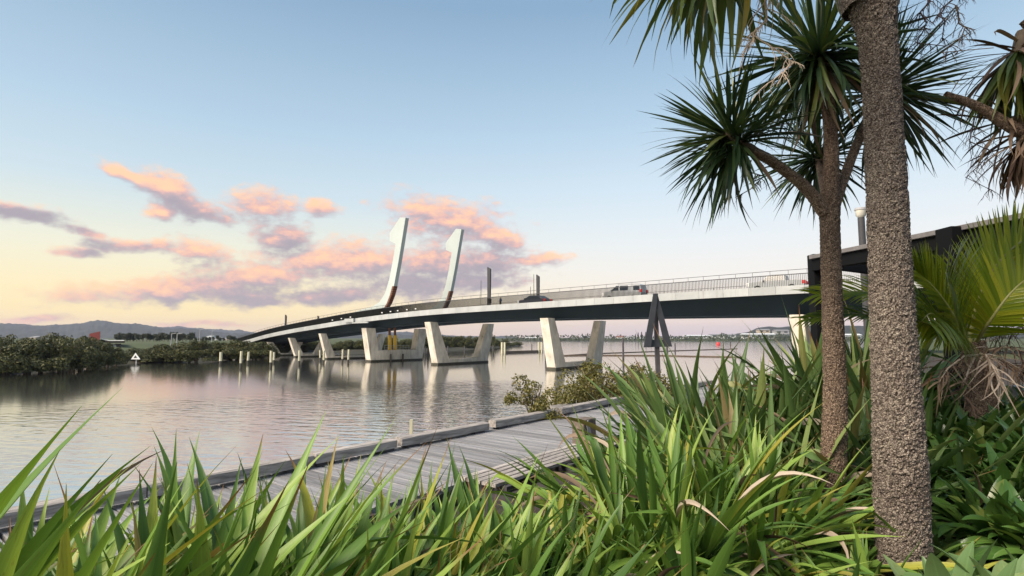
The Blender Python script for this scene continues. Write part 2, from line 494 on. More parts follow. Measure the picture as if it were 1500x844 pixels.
class MB:
    def __init__(s):
        s.v, s.f, s.m, s.uv, s.sm = [], [], [], [], []

    def add(s, verts, faces, mi=0, uvs=None, smooth=False):
        k = len(s.v)
        s.v += [tuple(p) for p in verts]
        s.uv += list(uvs) if uvs else [(0, 0)] * len(verts)
        for f in faces:
            s.f.append(tuple(i + k for i in f))
            s.m.append(mi)
            s.sm.append(smooth)

    def hexa(s, p, mi=0):
        """8 corners: bottom loop 0-3, top loop 4-7"""
        s.add(p, [(3, 2, 1, 0), (4, 5, 6, 7), (0, 1, 5, 4), (1, 2, 6, 5), (2, 3, 7, 6), (3, 0, 4, 7)], mi)

    def box(s, c, size, rot=None, mi=0):
        hx, hy, hz = size[0] / 2, size[1] / 2, size[2] / 2
        p = [Vector(q) for q in ((-hx, -hy, -hz), (hx, -hy, -hz), (hx, hy, -hz), (-hx, hy, -hz), (-hx, -hy, hz), (hx, -hy, hz), (hx, hy, hz), (-hx, hy, hz))]
        if rot is not None:
            p = [rot @ q for q in p]
        s.hexa([q + Vector(c) for q in p], mi)

    def bar(s, p0, p1, wd, ht, mi=0, up=(0, 0, 1)):
        p0, p1 = Vector(p0), Vector(p1)
        t = (p1 - p0).normalized()
        side = t.cross(Vector(up))
        if side.length < 1e-4:
            side = t.cross(Vector((1, 0, 0)))
        side.normalize()
        u = side.cross(t).normalized()
        a, c = side * wd / 2, u * ht / 2
        s.hexa([p0 - a - c, p0 + a - c, p1 + a - c, p1 - a - c, p0 - a + c, p0 + a + c, p1 + a + c, p1 - a + c], mi)

    def tube(s, pts, rad, n=8, mi=0, smooth=True, caps=True):
        pts = [Vector(p) for p in pts]
        if not isinstance(rad, (list, tuple)):
            rad = [rad] * len(pts)
        k = len(pts)
        vs, uvs = [], []
        ref = None
        for i, p in enumerate(pts):
            t = (pts[min(i + 1, k - 1)] - pts[max(i - 1, 0)]).normalized()
            if ref is None:
                ref = t.cross(Vector((0, 1, 0)) if abs(t.y) < .9 else Vector((1, 0, 0))).normalized()
            ref = (ref - t * ref.dot(t)).normalized()
            bi = t.cross(ref)
            for j in range(n):
                a = 2 * math.pi * j / n
                vs.append(p + (ref * math.cos(a) + bi * math.sin(a)) * rad[i])
                uvs.append((j / n, i / (k - 1)))
        fs = [(i * n + j, i * n + (j + 1) % n, (i + 1) * n + (j + 1) % n, (i + 1) * n + j) for i in range(k - 1) for j in range(n)]
        s.add(vs, fs, mi, uvs, smooth)
        if caps:
            s.add([vs[j] for j in range(n)], [tuple(reversed(range(n)))], mi)
            s.add([vs[(k - 1) * n + j] for j in range(n)], [tuple(range(n))], mi)

    def prism(s, pts, off, mi=0, side_mi=None):
        n = len(pts)
        off = Vector(off)
        a = [Vector(p) for p in pts]
        q = [p + off for p in a]
        s.add(a + q, [tuple(range(n)), tuple(reversed(range(n, 2 * n)))], mi)
        s.add(a + q, [(i, i + n, (i + 1) % n + n, (i + 1) % n) for i in range(n)], mi if side_mi is None else side_mi)

    def blade(s, pts, widths, up=(0, 0, 1), fold=.25, mi=0):
        """leaf strip with a folded mid rib"""
        pts = [Vector(p) for p in pts]
        k = len(pts)
        vs, uvs = [], []
        for i, p in enumerate(pts):
            t = (pts[min(i + 1, k - 1)] - pts[max(i - 1, 0)]).normalized()
            side = t.cross(Vector(up))
            if side.length < .05:
                side = t.cross(Vector((0.3, 1, 0)))
            side.normalize()
            nn = side.cross(t).normalized()
            wd = widths[i] / 2
            vs += [p - side * wd + nn * wd * fold, p, p + side * wd + nn * wd * fold]
            uvs += [(0, i / (k - 1)), (.5, i / (k - 1)), (1, i / (k - 1))]
        fs = []
        for i in range(k - 1):
            fs += [(3 * i, 3 * i + 1, 3 * i + 4, 3 * i + 3), (3 * i + 1, 3 * i + 2, 3 * i + 5, 3 * i + 4)]
        s.add(vs, fs, mi, uvs, True)

    def mesh(s, name, mats, origin=None):
        me = bpy.data.meshes.new(name)
        vv = s.v if origin is None else [(a - origin[0], c - origin[1], e - origin[2]) for a, c, e in s.v]
        me.from_pydata(vv, [], s.f)
        if not isinstance(mats, (list, tuple)):
            mats = [mats]
        for m in mats:
            me.materials.append(m)
        me.polygons.foreach_set('material_index', s.m)
        me.polygons.foreach_set('use_smooth', s.sm)
        ul = me.uv_layers.new(name='UVMap')
        li = [0] * len(me.loops)
        me.loops.foreach_get('vertex_index', li)
        flat = []
        for i in li:
            flat += s.uv[i]
        ul.data.foreach_set('uv', flat)
        me.update()
        return me

    def build(s, name, mats, parent=None, local=False, bevel=0.0):
        org = None
        if parent is not None and not local:
            org = ORG[parent]
        elif parent is None and not local and s.v:
            # top level mesh: put the origin at its base
            xs = [p[0] for p in s.v]
            ys = [p[1] for p in s.v]
            org = Vector(((min(xs) + max(xs)) / 2, (min(ys) + max(ys)) / 2, min(p[2] for p in s.v)))
        me = s.mesh(name, mats, org)
        o = bpy.data.objects.new(name, me)
        C.objects.link(o)
        if parent is not None:
            o.parent = parent
            ORG[o] = ORG.get(parent, Vector())
        elif org is not None:
            o.location = org
            ORG[o] = org
        if bevel:
            bv = o.modifiers.new('bevel', 'BEVEL')
            bv.width = bevel
            bv.segments = 2
            bv.limit_method = 'ANGLE'
        return o


KIDS = {}


def copy_tree(o, parent=None):
    c = o.copy()
    C.objects.link(c)
    if parent is not None:
        c.parent = parent
    for ch in list(o.children):
        copy_tree(ch, c)
    return c


def structure(o):
    o['kind'] = 'structure'
    return o


def sstep(a, b, x):
    t = min(1, max(0, (x - a) / (b - a)))
    return t * t * (3 - 2 * t)


def lerp(a, b, t):
    return a + (b - a) * t


def interp(tab, x):
    if x <= tab[0][0]:
        return tab[0][1]
    for (x0, y0), (x1, y1) in zip(tab, tab[1:]):
        if x <= x1:
            return lerp(y0, y1, (x - x0) / (x1 - x0))
    return tab[-1][1]


# ------------------------------------------------------------------ ground, water, hills
WD = Vector((.612, .791, 0))      # boardwalk direction
WN = Vector((.791, -.612, 0))     # towards the garden
KERB_Q, INNER_Q = -7.78, -5.43
SHORE = [(-400, 60), (-75, 70), (-70, 76), (-71, 88), (-77, 105), (-71, 111), (-64, 121), (-68, 150), (-62, 164), (-48, 176), (-33, 192), (-15, 236), (3, 330),
         (8, 350), (-20, 480), (-70, 800), (400, 830), (1100, 800), (2600, 500), (9000, 400), (9000, 14000), (-9000, 14000), (-9000, 60)]


def in_poly(x, y):
    ins = False
    n = len(SHORE)
    for i in range(n):
        x0, y0 = SHORE[i]
        x1, y1 = SHORE[(i + 1) % n]
        if (y0 > y) != (y1 > y) and x < (x1 - x0) * (y - y0) / (y1 - y0) + x0:
            ins = not ins
    return ins


def shore_dist(x, y):
    best = 1e9
    n = len(SHORE)
    for i in range(n):
        x0, y0 = SHORE[i]
        x1, y1 = SHORE[(i + 1) % n]
        dx, dy = x1 - x0, y1 - y0
        t = min(1, max(0, ((x - x0) * dx + (y - y0) * dy) / (dx * dx + dy * dy)))
        best = min(best, math.hypot(x - x0 - dx * t, y - y0 - dy * t))
    return best


def ground_h(x, y):
    q = x * WN.x + y * WN.y
    near = lerp(-2.0, 2.72, sstep(-9.6, -5.6, q))
    near = lerp(near, 3.32, sstep(-5.2, -3.6, q))
    near += .75 * sstep(2.9, 4.4, x) * sstep(1.5, 3.2, y) * sstep(12, 8, y) * sstep(-5, -3, q)
    if q > -9.6:
        near += .04 * noise.noise(Vector((x * 1.3, y * 1.3, 0)))
        return near
    dd = shore_dist(x, y)
    if in_poly(x, y):
        return lerp(0, 1.1, sstep(0, 6, dd)) + lerp(0, 2.2, sstep(15, 60, dd))
    return -2.0 * sstep(0, 8, dd)


def axis(lo, hi, fine_lo, fine_hi, step, grow):
    a = []
    x = fine_lo
    while x < fine_hi:
        a.append(x)
        x += step
    a.append(fine_hi)
    s, x = step, fine_hi
    while x < hi:
        s *= grow
        x += s
        a.append(min(x, hi))
    s, x = step, fine_lo
    while x > lo:
        s *= grow
        x -= s
        a.insert(0, max(x, lo))
    return a


xs = axis(-6500, 6500, -7, 9, .5, 1.09)
ys = axis(-1500, 6800, 0, 16, .5, 1.07)
mb = MB()
vs = [(x, y, ground_h(x, y)) for y in ys for x in xs]
nx = len(xs)
fs, ms = [], []
mb.add(vs, [(j * nx + i, j * nx + i + 1, (j + 1) * nx + i + 1, (j + 1) * nx + i) for j in range(len(ys) - 1) for i in range(nx - 1)], 0, None, True)
for k, f in enumerate(mb.f):
    cx = sum(mb.v[i][0] for i in f) / 4
    cy = sum(mb.v[i][1] for i in f) / 4
    zz = max(mb.v[i][2] for i in f)
    mb.m[k] = (2 if zz < 1.25 else 1) if cy > 60 or abs(cx) > 40 else 0
ground = structure(mb.build('ground', [M['soil'], M['grass'], M['mud']], local=True))

mb = MB()
mb.add([(-6500, -1500, 0), (6500, -1500, 0), (6500, 6800, 0), (-6500, 6800, 0)], [(0, 1, 2, 3)])
structure(mb.build('water', M['water'], local=True))


def hills(name, prof, D, back, seed, amp):
    mb = MB()
    pts = []
    px = prof[0][0]
    while px <= prof[-1][0]:
        pts.append(at(px, interp(prof, px), D))
        px += 1.5
    rows = 14
    V = []
    for r in range(rows):
        t = r / (rows - 1)
        for i, p in enumerate(pts):
            y = D - back * (1 - t)
            z = p.z * sstep(0, 1, t) + (0 if r == 0 else amp * noise.noise(Vector((p.x * .012 + seed, y * .006, t * 3))) + amp * .8 * noise.noise(Vector((p.x * .05 + seed, y * .03, 0))))
            V.append((p.x * y / D, y, max(z, .5)))
    n = len(pts)
    for i, p in enumerate(pts):
        V.append((p.x * (D + back) / D, D + back, .5))
    mb.add(V, [(r * n + i, r * n + i + 1, (r + 1) * n + i + 1, (r + 1) * n + i) for r in range(rows) for i in range(n - 1)], 0, None, True)
    return structure(mb.build(name, M['hill'], local=True))


HP = [(-600, 470), (-300, 476), (-100, 471), (-40, 473), (0, 474), (18, 475), (38, 475.5), (50, 477), (75, 476), (100, 475.5), (119, 474.5), (133, 471), (159, 471.3), (182, 474),
      (216, 477), (240, 481), (250, 481), (262, 481), (290, 483), (310, 486), (323, 487), (346, 488), (400, 490), (480, 489), (560, 490.5), (640, 492), (700, 493.5)]
hills('hills', HP, 2600, 900, 3, 7)
HP2 = [(180, 483), (240, 480), (258, 477.8), (270, 479), (290, 481), (303, 482.5), (323, 483), (340, 485), (350, 484), (363, 486.5), (385, 487), (430, 484), (470, 486), (510, 483), (547, 481.5), (556, 482),
       (566, 485), (577, 487.5), (586, 487), (596, 485.5), (606, 488), (624, 489), (645, 491), (670, 492.5), (760, 493)]
hills('hills', HP2, 4200, 1200, 9, 8)
HP3 = [(1010, 494), (1060, 492), (1095, 488), (1108, 482), (1125, 479.5), (1150, 478), (1180, 478), (1230, 476), (1290, 479), (1380, 484), (1600, 486), (2000, 480)]
hills('hills', HP3, 1250, 260, 21, 3)

# ------------------------------------------------------------------ bridge
EDGE = [(-101, 196, 3.0), (-90, 180, 3.6), (-77.2, 161.3, 4.6), (-68.4, 152.3, 5.9), (-57.9, 141.3, 7.05), (-45.1, 127.3, 8.1), (-31.7, 114.3, 9.2), (-15.8, 100.8, 10.13),
        (4.9, 85.3, 10.65), (32.1, 64.2, 11.1), (56, 44, 10.9), (85, 19, 10.0), (112, -5, 9.0)]


def catmull(p, n=40):
    p = [Vector(q) for q in p]
    res = []
    for i in range(1, len(p) - 2):
        for k in range(n):
            t = k / n
            a, b_, c_, d_ = p[i - 1], p[i], p[i + 1], p[i + 2]
            res.append(.5 * (2 * b_ + (c_ - a) * t + (2 * a - 5 * b_ + 4 * c_ - d_) * t * t + (3 * b_ - a - 3 * c_ + d_) * t ** 3))
    res.append(p[-2])
    return res


dense = catmull(EDGE)
cum = [0]
for a, c in zip(dense, dense[1:]):
    cum.append(cum[-1] + (c - a).length)
LB = cum[-1]


def edge_at(s):
    s = min(max(s, 0), LB)
    lo, hi = 0, len(cum) - 1
    while hi - lo > 1:
        mid = (lo + hi) // 2
        if cum[mid] <= s:
            lo = mid
        else:
            hi = mid
    t = (s - cum[lo]) / (cum[hi] - cum[lo])
    return dense[lo].lerp(dense[hi], t)


def frame(s):
    e = edge_at(s)
    u = edge_at(s + 1.0) - edge_at(s - 1.0)
    u.z = 0
    u.normalize()
    return e, u, Vector((-u.y, u.x, 0))


def bp(s, a, b_):
    e, u, p = frame(s)
    return e + p * a + Vector((0, 0, b_))


def proj_px(v):
    # image column of a point (camera looks along +Y)
    dv = v - Vector((0, 0, CAMZ))
    yy = dv.y * math.cos(TH) + dv.z * math.sin(TH)
    return 750 + F * dv.x / yy


def station(px, a=0.0):
    best, bs = 1e9, 0
    s = 0
    while s <= LB:
        v = bp(s, a, 0)
        if v.y > 5:
            e = abs(proj_px(v) - px)
            if e < best:
                best, bs = e, s
        s += .25
    return bs


BW = 17.0
NST = 78
ST = [LB * i / NST for i in range(NST + 1)]
PD = [(-90, 2.0), (-31, 2.1), (-15, 2.2), (5, 2.55), (32, 3.35), (60, 3.35)]
bridge = thing('road_bridge', 'long curved concrete road bridge on leaning piers over the river, with two white hooked masts', 'bridge', (-15.8, 100.8, 0))


def sweep(mb, prof, mi=0, close=True, depth=False):
    """prof: list of (a, b) ; b may be ('d', x) meaning -depth+x"""
    n = len(prof)
    V = []
    for s in ST:
        e, u, p = frame(s)
        dp = interp(PD, e.x)
        for (a, b_) in prof:
            z = -dp + b_[1] if isinstance(b_, tuple) else b_
            V.append(e + p * a + Vector((0, 0, z)))
    fs = []
    for i in range(len(ST) - 1):
        for j in range(n if close else n - 1):
            fs.append((i * n + j, (i + 1) * n + j, (i + 1) * n + (j + 1) % n, i * n + (j + 1) % n))
    mb.add(V, fs, mi)
    mb.add([V[j] for j in range(n)], [tuple(range(n))], mi)
    mb.add([V[-n + j] for j in range(n)], [tuple(reversed(range(n)))], mi)


mb = MB()
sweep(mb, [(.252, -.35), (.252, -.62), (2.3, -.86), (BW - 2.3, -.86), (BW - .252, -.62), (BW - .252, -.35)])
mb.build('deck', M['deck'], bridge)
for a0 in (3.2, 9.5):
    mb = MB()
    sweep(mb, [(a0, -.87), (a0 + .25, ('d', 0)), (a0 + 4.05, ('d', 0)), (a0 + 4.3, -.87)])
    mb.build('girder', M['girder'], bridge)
mb = MB()
sweep(mb, [(3.2, -.346), (BW - 1.2, -.346)], close=False)
mb.build('road_surface', M['asphalt'], bridge)
mb = MB()
sweep(mb, [(2.95, -.35), (2.95, -.2), (3.19, -.2), (3.19, -.35)])
mb.build('kerb', M['concrete'], bridge)
mb = MB()
sweep(mb, [(9.4, -.341), (9.52, -.341)], close=False)
mb.build('lane_line', M['line'], bridge)
# fascia panels, both sides
for a0 in (0, BW - .25):
    for i in range(NST):
        s0, s1 = ST[i] + .015, ST[i + 1] - .015
        mb = MB()
        q = []
        for z in (-.98, 0):
            for (s, a) in ((s0, a0), (s1, a0), (s1, a0 + .25), (s0, a0 + .25)):
                q.append(bp(s, a, z))
        mb.hexa(q)
        mb.build('fascia_panel', M['fascia'], bridge)
# railings
for a0 in (.13, BW - .13):
    mb = MB()
    s = .1
    while s < LB - .1:
        e, u, p = frame(s)
        c = e + p * a0
        mb.box(c + Vector((0, 0, .66)), (.02, .13, 1.3), Matrix.Rotation(math.atan2(u.y, u.x), 3, 'Z'))
        s += .19
    o = mb.build('railing_pickets', M['rail'], bridge)
    o['kind'] = 'stuff'
    mb = MB()
    for i in range(NST):
        mb.bar(bp(ST[i], a0, 1.34), bp(ST[i + 1], a0, 1.34), .11, .09)
    mb.build('top_rail', M['raildark'], bridge)
    mb = MB()
    mb.tube([bp(s, a0, 1.86) for s in ST], .03, 6)
    k = 0
    while k * 2.0 < LB:
        v = bp(k * 2.0, a0, 1.36)
        mb.tube([v, v + Vector((0, 0, .5))], .022, 5, caps=False)
        k += 1
    mb.build('handrail', M['raildark'], bridge)
# small parapet lights
for px in (487, 500, 513, 560, 572, 583, 596, 609):
    s = station(px, -.02)
    v = bp(s, -.05, .42)
    mb = MB()
    mb.box(v, (.28, .12, .2))
    mb.build('parapet_light', M['lens'], bridge)
# service bracket on the fascia at the lifting span joint
mb = MB()
s = station(514, 0)
e, u, p = frame(s)
rz3 = Matrix.Rotation(math.atan2(u.y, u.x), 3, 'Z')
mb.box(e - p * .22 + Vector((0, 0, -.28)), (3.6, .4, .75), rz3)
mb.box(e - p * .2 + u * 4.2 + Vector((0, 0, -.85)), (6, .36, .22), rz3)
mb.build('span_joint_cover', M['fascia'], bridge)

# piers
PIERS = [((34.8, 66), 15, 15), ((6.2, 87), 15.2, 15.2), ((-14.4, 102.5), 14.2, 14.2), ((-30.3, 116), 13.6, 13.6), ((-43.7, 129), 14, 14), ((-56.5, 143), 13.5, 7.0), ((-67, 154), 12.5, 6.6), ((-75.8, 163), 12, 6.4)]
for k, ((x, y), Wd, Wl) in enumerate(PIERS):
    s = min([i * .5 for i in range(int(LB * 2))], key=lambda s: (bp(s, 2.2, 0).xy - Vector((x, y))).length)
    e, u, p = frame(s)
    base = Vector((x, y, 0))
    top = e.z - interp(PD, e.x) - .02
    th = (.82 if k < 3 else .95) if k < 4 else .62
    capz = (1.0 if k < 3 else .7) if k != 3 else 2.35
    mb = MB()
    q = lambda a, uu, z: base + p * a + u * uu + Vector((0, 0, z))
    mb.hexa([q(0.02, -th - .05, -1.5), q(0.02, th + .05, -1.5), q(Wd - .02, th + .05, -1.5), q(Wd - .02, -th - .05, -1.5), q(0.02, -th - .05, capz), q(0.02, th + .05, capz), q(Wd - .02, th + .05, capz), q(Wd - .02, -th - .05, capz)])
    pier = mb.build('pier', M['concrete'], bridge, bevel=.06)
    mb = MB()
    t2 = th + .09
    mb.hexa([q(-.05, -t2, -1.6), q(-.05, t2, -1.6), q(Wd + .05, t2, -1.6), q(Wd + .05, -t2, -1.6), q(-.05, -t2, .33), q(-.05, t2, .33), q(Wd + .05, t2, .33), q(Wd + .05, -t2, .33)])
    mb.build('tide_band', M['tide'], pier)
    # legs: (outer bottom, inner bottom, outer top, inner top)
    bi = 3.3 if k < 3 else (2.3 if k == 3 else 2.3)
    if k == 3:
        ot, it = -1.3, 1.0
    elif k < 3:
        ot, it = -2.0, -.1
    else:
        ot, it = -1.7, -.25
    for side in (0, 1):
        f = (lambda a: a) if side == 0 else (lambda a: Wl - a)
        ob, ib, o2, i2 = f(-.03), f(bi), f(ot), f(it)
        lo_a, hi_a = (ob, ib) if side == 0 else (ib, ob)
        lo_t, hi_t = (o2, i2) if side == 0 else (i2, o2)
        mb = MB()
        tz = top
        zb = .36
        mb.hexa([q(lo_a, -th, zb), q(lo_a, th, zb), q(hi_a, th, zb), q(hi_a, -th, zb), q(lo_t, -th * .95, tz), q(lo_t, th * .95, tz), q(hi_t, th * .95, tz), q(hi_t, -th * .95, tz)])
        mb.build('pier_leg', M['concrete'], pier, bevel=.06)
    if k == 3:
        for a in (5.2, 6.6):
            mb = MB()
            mb.tube([q(a, .3, capz), q(a - .1, .25, capz + 3.2)], .42, 12)
            mb.tube([q(a - .1, .25, capz + 3.2), q(a - .15, .2, top + .3)], .27, 12, mi=1)
            mb.build('lifting_ram', [M['yellow'], M['rust']], pier)
        mb = MB()
        for a in [0 + 3.4 + i * .8 for i in range(9)]:
            mb.bar(q(a, th, capz), q(a, th, capz + 1.0), .05, .05)
        for z in (.5, 1.0):
            mb.bar(q(3.3, th, capz + z), q(9.9, th, capz + z), .045, .045)
        mb.build('platform_railing', M['fascia'], pier)
        for a in (4.8, 8.0):
            mb = MB()
            mb.bar(q(a, th + .28, -.5), q(a, th + .28, 1.5), .3, .3)
            mb.build('fender_post', M['tide'], pier)

# abutments at both ends
for (s, label) in ((1.0, 'far'), (LB - 1.0, 'near')):
    e, u, p = frame(s)
    mb = MB()
    sg = -1 if label == 'far' else 1
    zt = e.z - .98
    q = lambda a, uu, z: Vector((e.x, e.y, 0)) + p * a + u * uu + Vector((0, 0, z))
    mb.hexa([q(.3, 0, -1), q(.3, sg * 14, -1), q(BW - .3, sg * 14, -1), q(BW - .3, 0, -1), q(.3, 0, zt), q(.3, sg * 14, zt - 1.2), q(BW - .3, sg * 14, zt - 1.2), q(BW - .3, 0, zt)])
    mb.build('abutment', M['concrete'], bridge)

# hooked masts
PROF = [(586, 318.5), (594, 319), (586.6, 365), (583.3, 385), (580, 403), (577, 419), (573.6, 432), (569, 444), (562, 456), (545, 463), (500, 469), (500, 463), (516, 458), (530, 453.5), (545, 449.3), (556, 442.5), (564, 430), (570.2, 409), (574.9, 385),
        (579.4, 357), (571, 353), (571, 341.5)]
s = station(563, .5)
e, u, p = frame(s)
B = e + p * .5


def on_plane(px, py):
    r = ray(px, py)
    o = Vector((0, 0, CAMZ))
    t = (B - o).dot(p) / r.dot(p)
    return o + r * t


prof = []
for (px, py) in PROF:
    v = on_plane(px, py) - B
    prof.append((v.dot(u), v.z))
prof_fix = []
for (t, z) in prof:
    if z < .2:     # foot follows the deck line
        z = min(z, edge_at(s + t).z - e.z - .3)
    prof_fix.append((t, z))
prof = prof_fix
for a0 in (.5, BW - .5):
    o = e + p * a0
    sg = 1 if a0 < 1 else -1
    mb = MB()
    pts = [o + u * t + Vector((0, 0, z)) for (t, z) in prof]
    n = len(pts)
    # rounded box section: front, back faces and the rim
    off = p * (.85 if a0 < 1 else -.85)
    from mathutils.geometry import tessellate_polygon
    tri = tessellate_polygon([[Vector((t, z, 0)) for (t, z) in prof]])
    mb.add(pts + [q + off for q in pts], [tuple(t) for t in tri] + [tuple(reversed([i + n for i in t])) for t in tri], 0)
    mb.add(pts + [q + off for q in pts], [(i, i + n, (i + 1) % n + n, (i + 1) % n) for i in range(n)], 1)
    mast = mb.build('hooked_mast', [M['tower'], M['towershade']], bridge)
    mb = MB()
    # brown steel plates on the heel of the hook
    heel = [(t, z) for (t, z) in prof[5:9]]
    fine = []
    for (a, c) in zip(heel, heel[1:]):
        for kk in range(4):
            fine.append((lerp(a[0], c[0], kk / 4), lerp(a[1], c[1], kk / 4)))
    fine.append(heel[-1])
    for kk, ((t0, z0), (t1, z1)) in enumerate(zip(fine, fine[1:])):
        g0 = .06
        t0b, z0b = lerp(t0, t1, g0), lerp(z0, z1, g0)
        a_, b2 = o + u * (t0b + .05) + Vector((0, 0, z0b)), o + u * (t1 + .05) + Vector((0, 0, z1))
        wdt = .85
        lo, hi = p * (-.04 * sg), p * ((wdt + .04) * sg)
        ins = -u * .55
        mb.hexa([b2 + ins + lo, b2 + lo, b2 + hi, b2 + ins + hi, a_ + ins + lo, a_ + lo, a_ + hi, a_ + ins + hi], 0)
    mb.build('heel_plates', M['rust'], mast)

# light columns on the bridge
for (px, top, wpx, lab) in ((717, 391, 6, 'tallest dark flat light column on the bridge'), (788, 402, 5, 'dark flat light column on the bridge just left of the dark car'),
                            (418, 461, 3.2, 'dark light column at the far left end of the bridge'), (466, 462.5, 2.2, 'short dark post on the bridge railing left of the hooked masts')):
    a = 15.5 if px > 700 else 1.2
    if px == 466:
        a = .8
    s = station(px, a)
    v = bp(s, a, -.3)
    D = v.y
    tz = at(px, top, D).z
    wd = wpx / F * D
    root = thing('light_column', lab, 'light column', v)
    e, u, p = frame(s)
    rz3 = Matrix.Rotation(math.atan2(u.y, u.x), 3, 'Z')
    mb = MB()
    h = tz - v.z
    q = lambda a, c, z: v + rz3 @ Vector((a, c, z))
    hw, hd = wd / 2, .18
    mb.hexa([q(-hw * .8, -hd, 0), q(hw * .8, -hd, 0), q(hw * .8, hd, 0), q(-hw * .8, hd, 0), q(-hw, -hd, h), q(hw, -hd, h - .45), q(hw, hd, h - .45), q(-hw, hd, h)])
    mb.build('column', M['raildark'], root, bevel=.03)
    if px > 700:
        mb = MB()
        mb.box(q(wd * .55, -.25, 2.6 if px == 717 else 2.2), (.55, .5, .9), rz3)
        mb.build('signal_head', M['black'], root, bevel=.04)
for (px, top, lab) in ((704.5, 411, 'thin bare pole on the bridge left of the tallest light column'), (781.5, 402, 'thin tall pole on the bridge beside the dark car'), (778, 420, 'thin short pole on the bridge left of the dark car')):
    s = station(px, 14.8)
    v = bp(s, 14.8, -.3)
    mb = MB()
    mb.tube([v, Vector((v.x, v.y, at(px, top, v.y).z))], [.07, .045], 8)
    tag(mb.build('pole', M['raildark']), lab, 'pole')


# ------------------------------------------------------------------ vehicles (built along local +X = forward)
def vehicle(name, label, cat, px, a, prof, glass, width, paint, wheels, wr, lights, fl, vs_=1.25):
    s = station(px, a)
    v = bp(s, a, -.342)
    e, u, p = frame(s)
    heading = math.atan2(-u.y, -u.x)
    pitch = -math.atan2(edge_at(s + 2).z - edge_at(s - 2).z, 4)
    root = thing(name, label, cat, v, heading)
    root.rotation_euler = (0, -pitch * -1, heading)
    root.scale = (vs_, vs_, vs_)
    ORG[root] = Vector()
    zs = [z for _, z in prof]
    zmax = max(zs)
    belt = fl
    mb = MB()
    n = len(prof)

    def hw(z):
        return width / 2 * (1 - .13 * sstep(belt, zmax, z))
    L = [Vector((x, hw(z), z)) for x, z in prof]
    Rr = [Vector((x, -hw(z), z)) for x, z in prof]
    tri = tessellate_polygon([[Vector((x, z, 0)) for x, z in prof]])
    mb.add(L + Rr, [tuple(t) for t in tri] + [tuple(reversed([i + n for i in t])) for t in tri])
    mb.add(L + Rr, [(i, i + n, (i + 1) % n + n, (i + 1) % n) for i in range(n)])
    body = mb.build('body', M[paint], root, bevel=.05)
    for quad in glass:
        for sg in (1, -1):
            mb = MB()
            a_ = [Vector((x, sg * (hw(z) + .012), z)) for x, z in quad]
            b2 = [Vector((x, sg * (hw(z) - .05), z)) for x, z in quad]
            k = len(quad)
            mb.add(a_ + b2, [tuple(range(k)), tuple(reversed(range(k, 2 * k)))] + [(i, i + k, (i + 1) % k + k, (i + 1) % k) for i in range(k)])
            mb.build('side_window', M['glass'], body)
    for (x, z0, z1, dx) in lights['screens']:
        mb = MB()
        sgn = 1 if dx < 0 else -1
        w0, w1 = hw(z0) - .1, hw(z1) - .1
        mb.hexa([Vector((x - .04, -w0, z0)), Vector((x + .04, -w0, z0)), Vector((x + .04, w0, z0)), Vector((x - .04, w0, z0)), Vector((x + dx - .04, -w1, z1)), Vector((x + dx + .04, -w1, z1)), Vector((x + dx + .04, w1, z1)), Vector((x + dx - .04, w1, z1))])
        mb.build('windscreen' if dx < 0 else 'rear_window', M['glass'], body)
    for (x, z, m_, nm) in lights['lamps']:
        for sg in (1, -1):
            mb = MB()
            mb.box((x, sg * (width / 2 - .11), z), (.3, .24, .36))
            mb.build(nm, M[m_], body, bevel=.02)
    for x in wheels:
        for sg in (1, -1):
            mb = MB()
            mb.tube([(x, sg * (width / 2 - .2), wr), (x, sg * (width / 2 + .02), wr)], wr, 18, smooth=False)
            wh = mb.build('wheel', M['tyre'], root)
            mb = MB()
            mb.tube([(x, sg * (width / 2 - .1), wr), (x, sg * (width / 2 + .035), wr)], wr * .62, 12, smooth=False)
            mb.build('rim', M['rim'], wh)
    for sg in (1, -1):
        mb = MB()
        mb.box((lights['mirror'], sg * (width / 2 + .1), belt + .12), (.12, .2, .18))
        mb.build('mirror', M[paint], body, bevel=.03)
    return root


vehicle('van', 'silver van heading left along the bridge, red tail light at its back', 'van', 915, 5.0,
        [(-2.45, .35), (2.35, .35), (2.5, .6), (2.48, .95), (2.3, 1.1), (1.5, 1.28), (.78, 1.92), (.4, 1.99), (-2.1, 2.0), (-2.4, 1.85), (-2.5, 1.0)],
        [[(1.35, 1.25), (.35, 1.25), (.35, 1.82), (.72, 1.82)], [(.22, 1.25), (-.85, 1.25), (-.85, 1.82), (.22, 1.82)], [(-1.55, 1.25), (-2.3, 1.25), (-2.25, 1.8), (-1.55, 1.8)]],
        1.9, 'carsilver', (1.6, -1.5), .34, {'screens': [(1.49, 1.30, 1.86, -.64)], 'lamps': [(-2.46, 1.15, 'tail', 'tail_light'), (2.46, .85, 'lens', 'headlight')], 'mirror': 1.25}, 1.15)
vehicle('pickup_truck', 'white double cab ute heading left along the bridge behind the railing', 'ute', 1136, 5.2,
        [(-2.7, .45), (2.4, .45), (2.55, .7), (2.5, 1.02), (1.3, 1.14), (.62, 1.72), (.3, 1.80), (-.75, 1.80), (-.95, 1.72), (-1.05, 1.13), (-2.7, 1.13)],
        [[(1.1, 1.17), (.22, 1.17), (.22, 1.68), (.56, 1.68)], [(.1, 1.17), (-.9, 1.17), (-.82, 1.66), (.1, 1.68)]],
        1.85, 'carwhite', (1.6, -1.6), .37, {'screens': [(1.29, 1.17, 1.67, -.6), (-1.03, 1.2, 1.66, .07)], 'lamps': [(-2.68, .9, 'tail', 'tail_light'), (2.5, .85, 'lens', 'headlight')], 'mirror': 1.0}, 1.12)
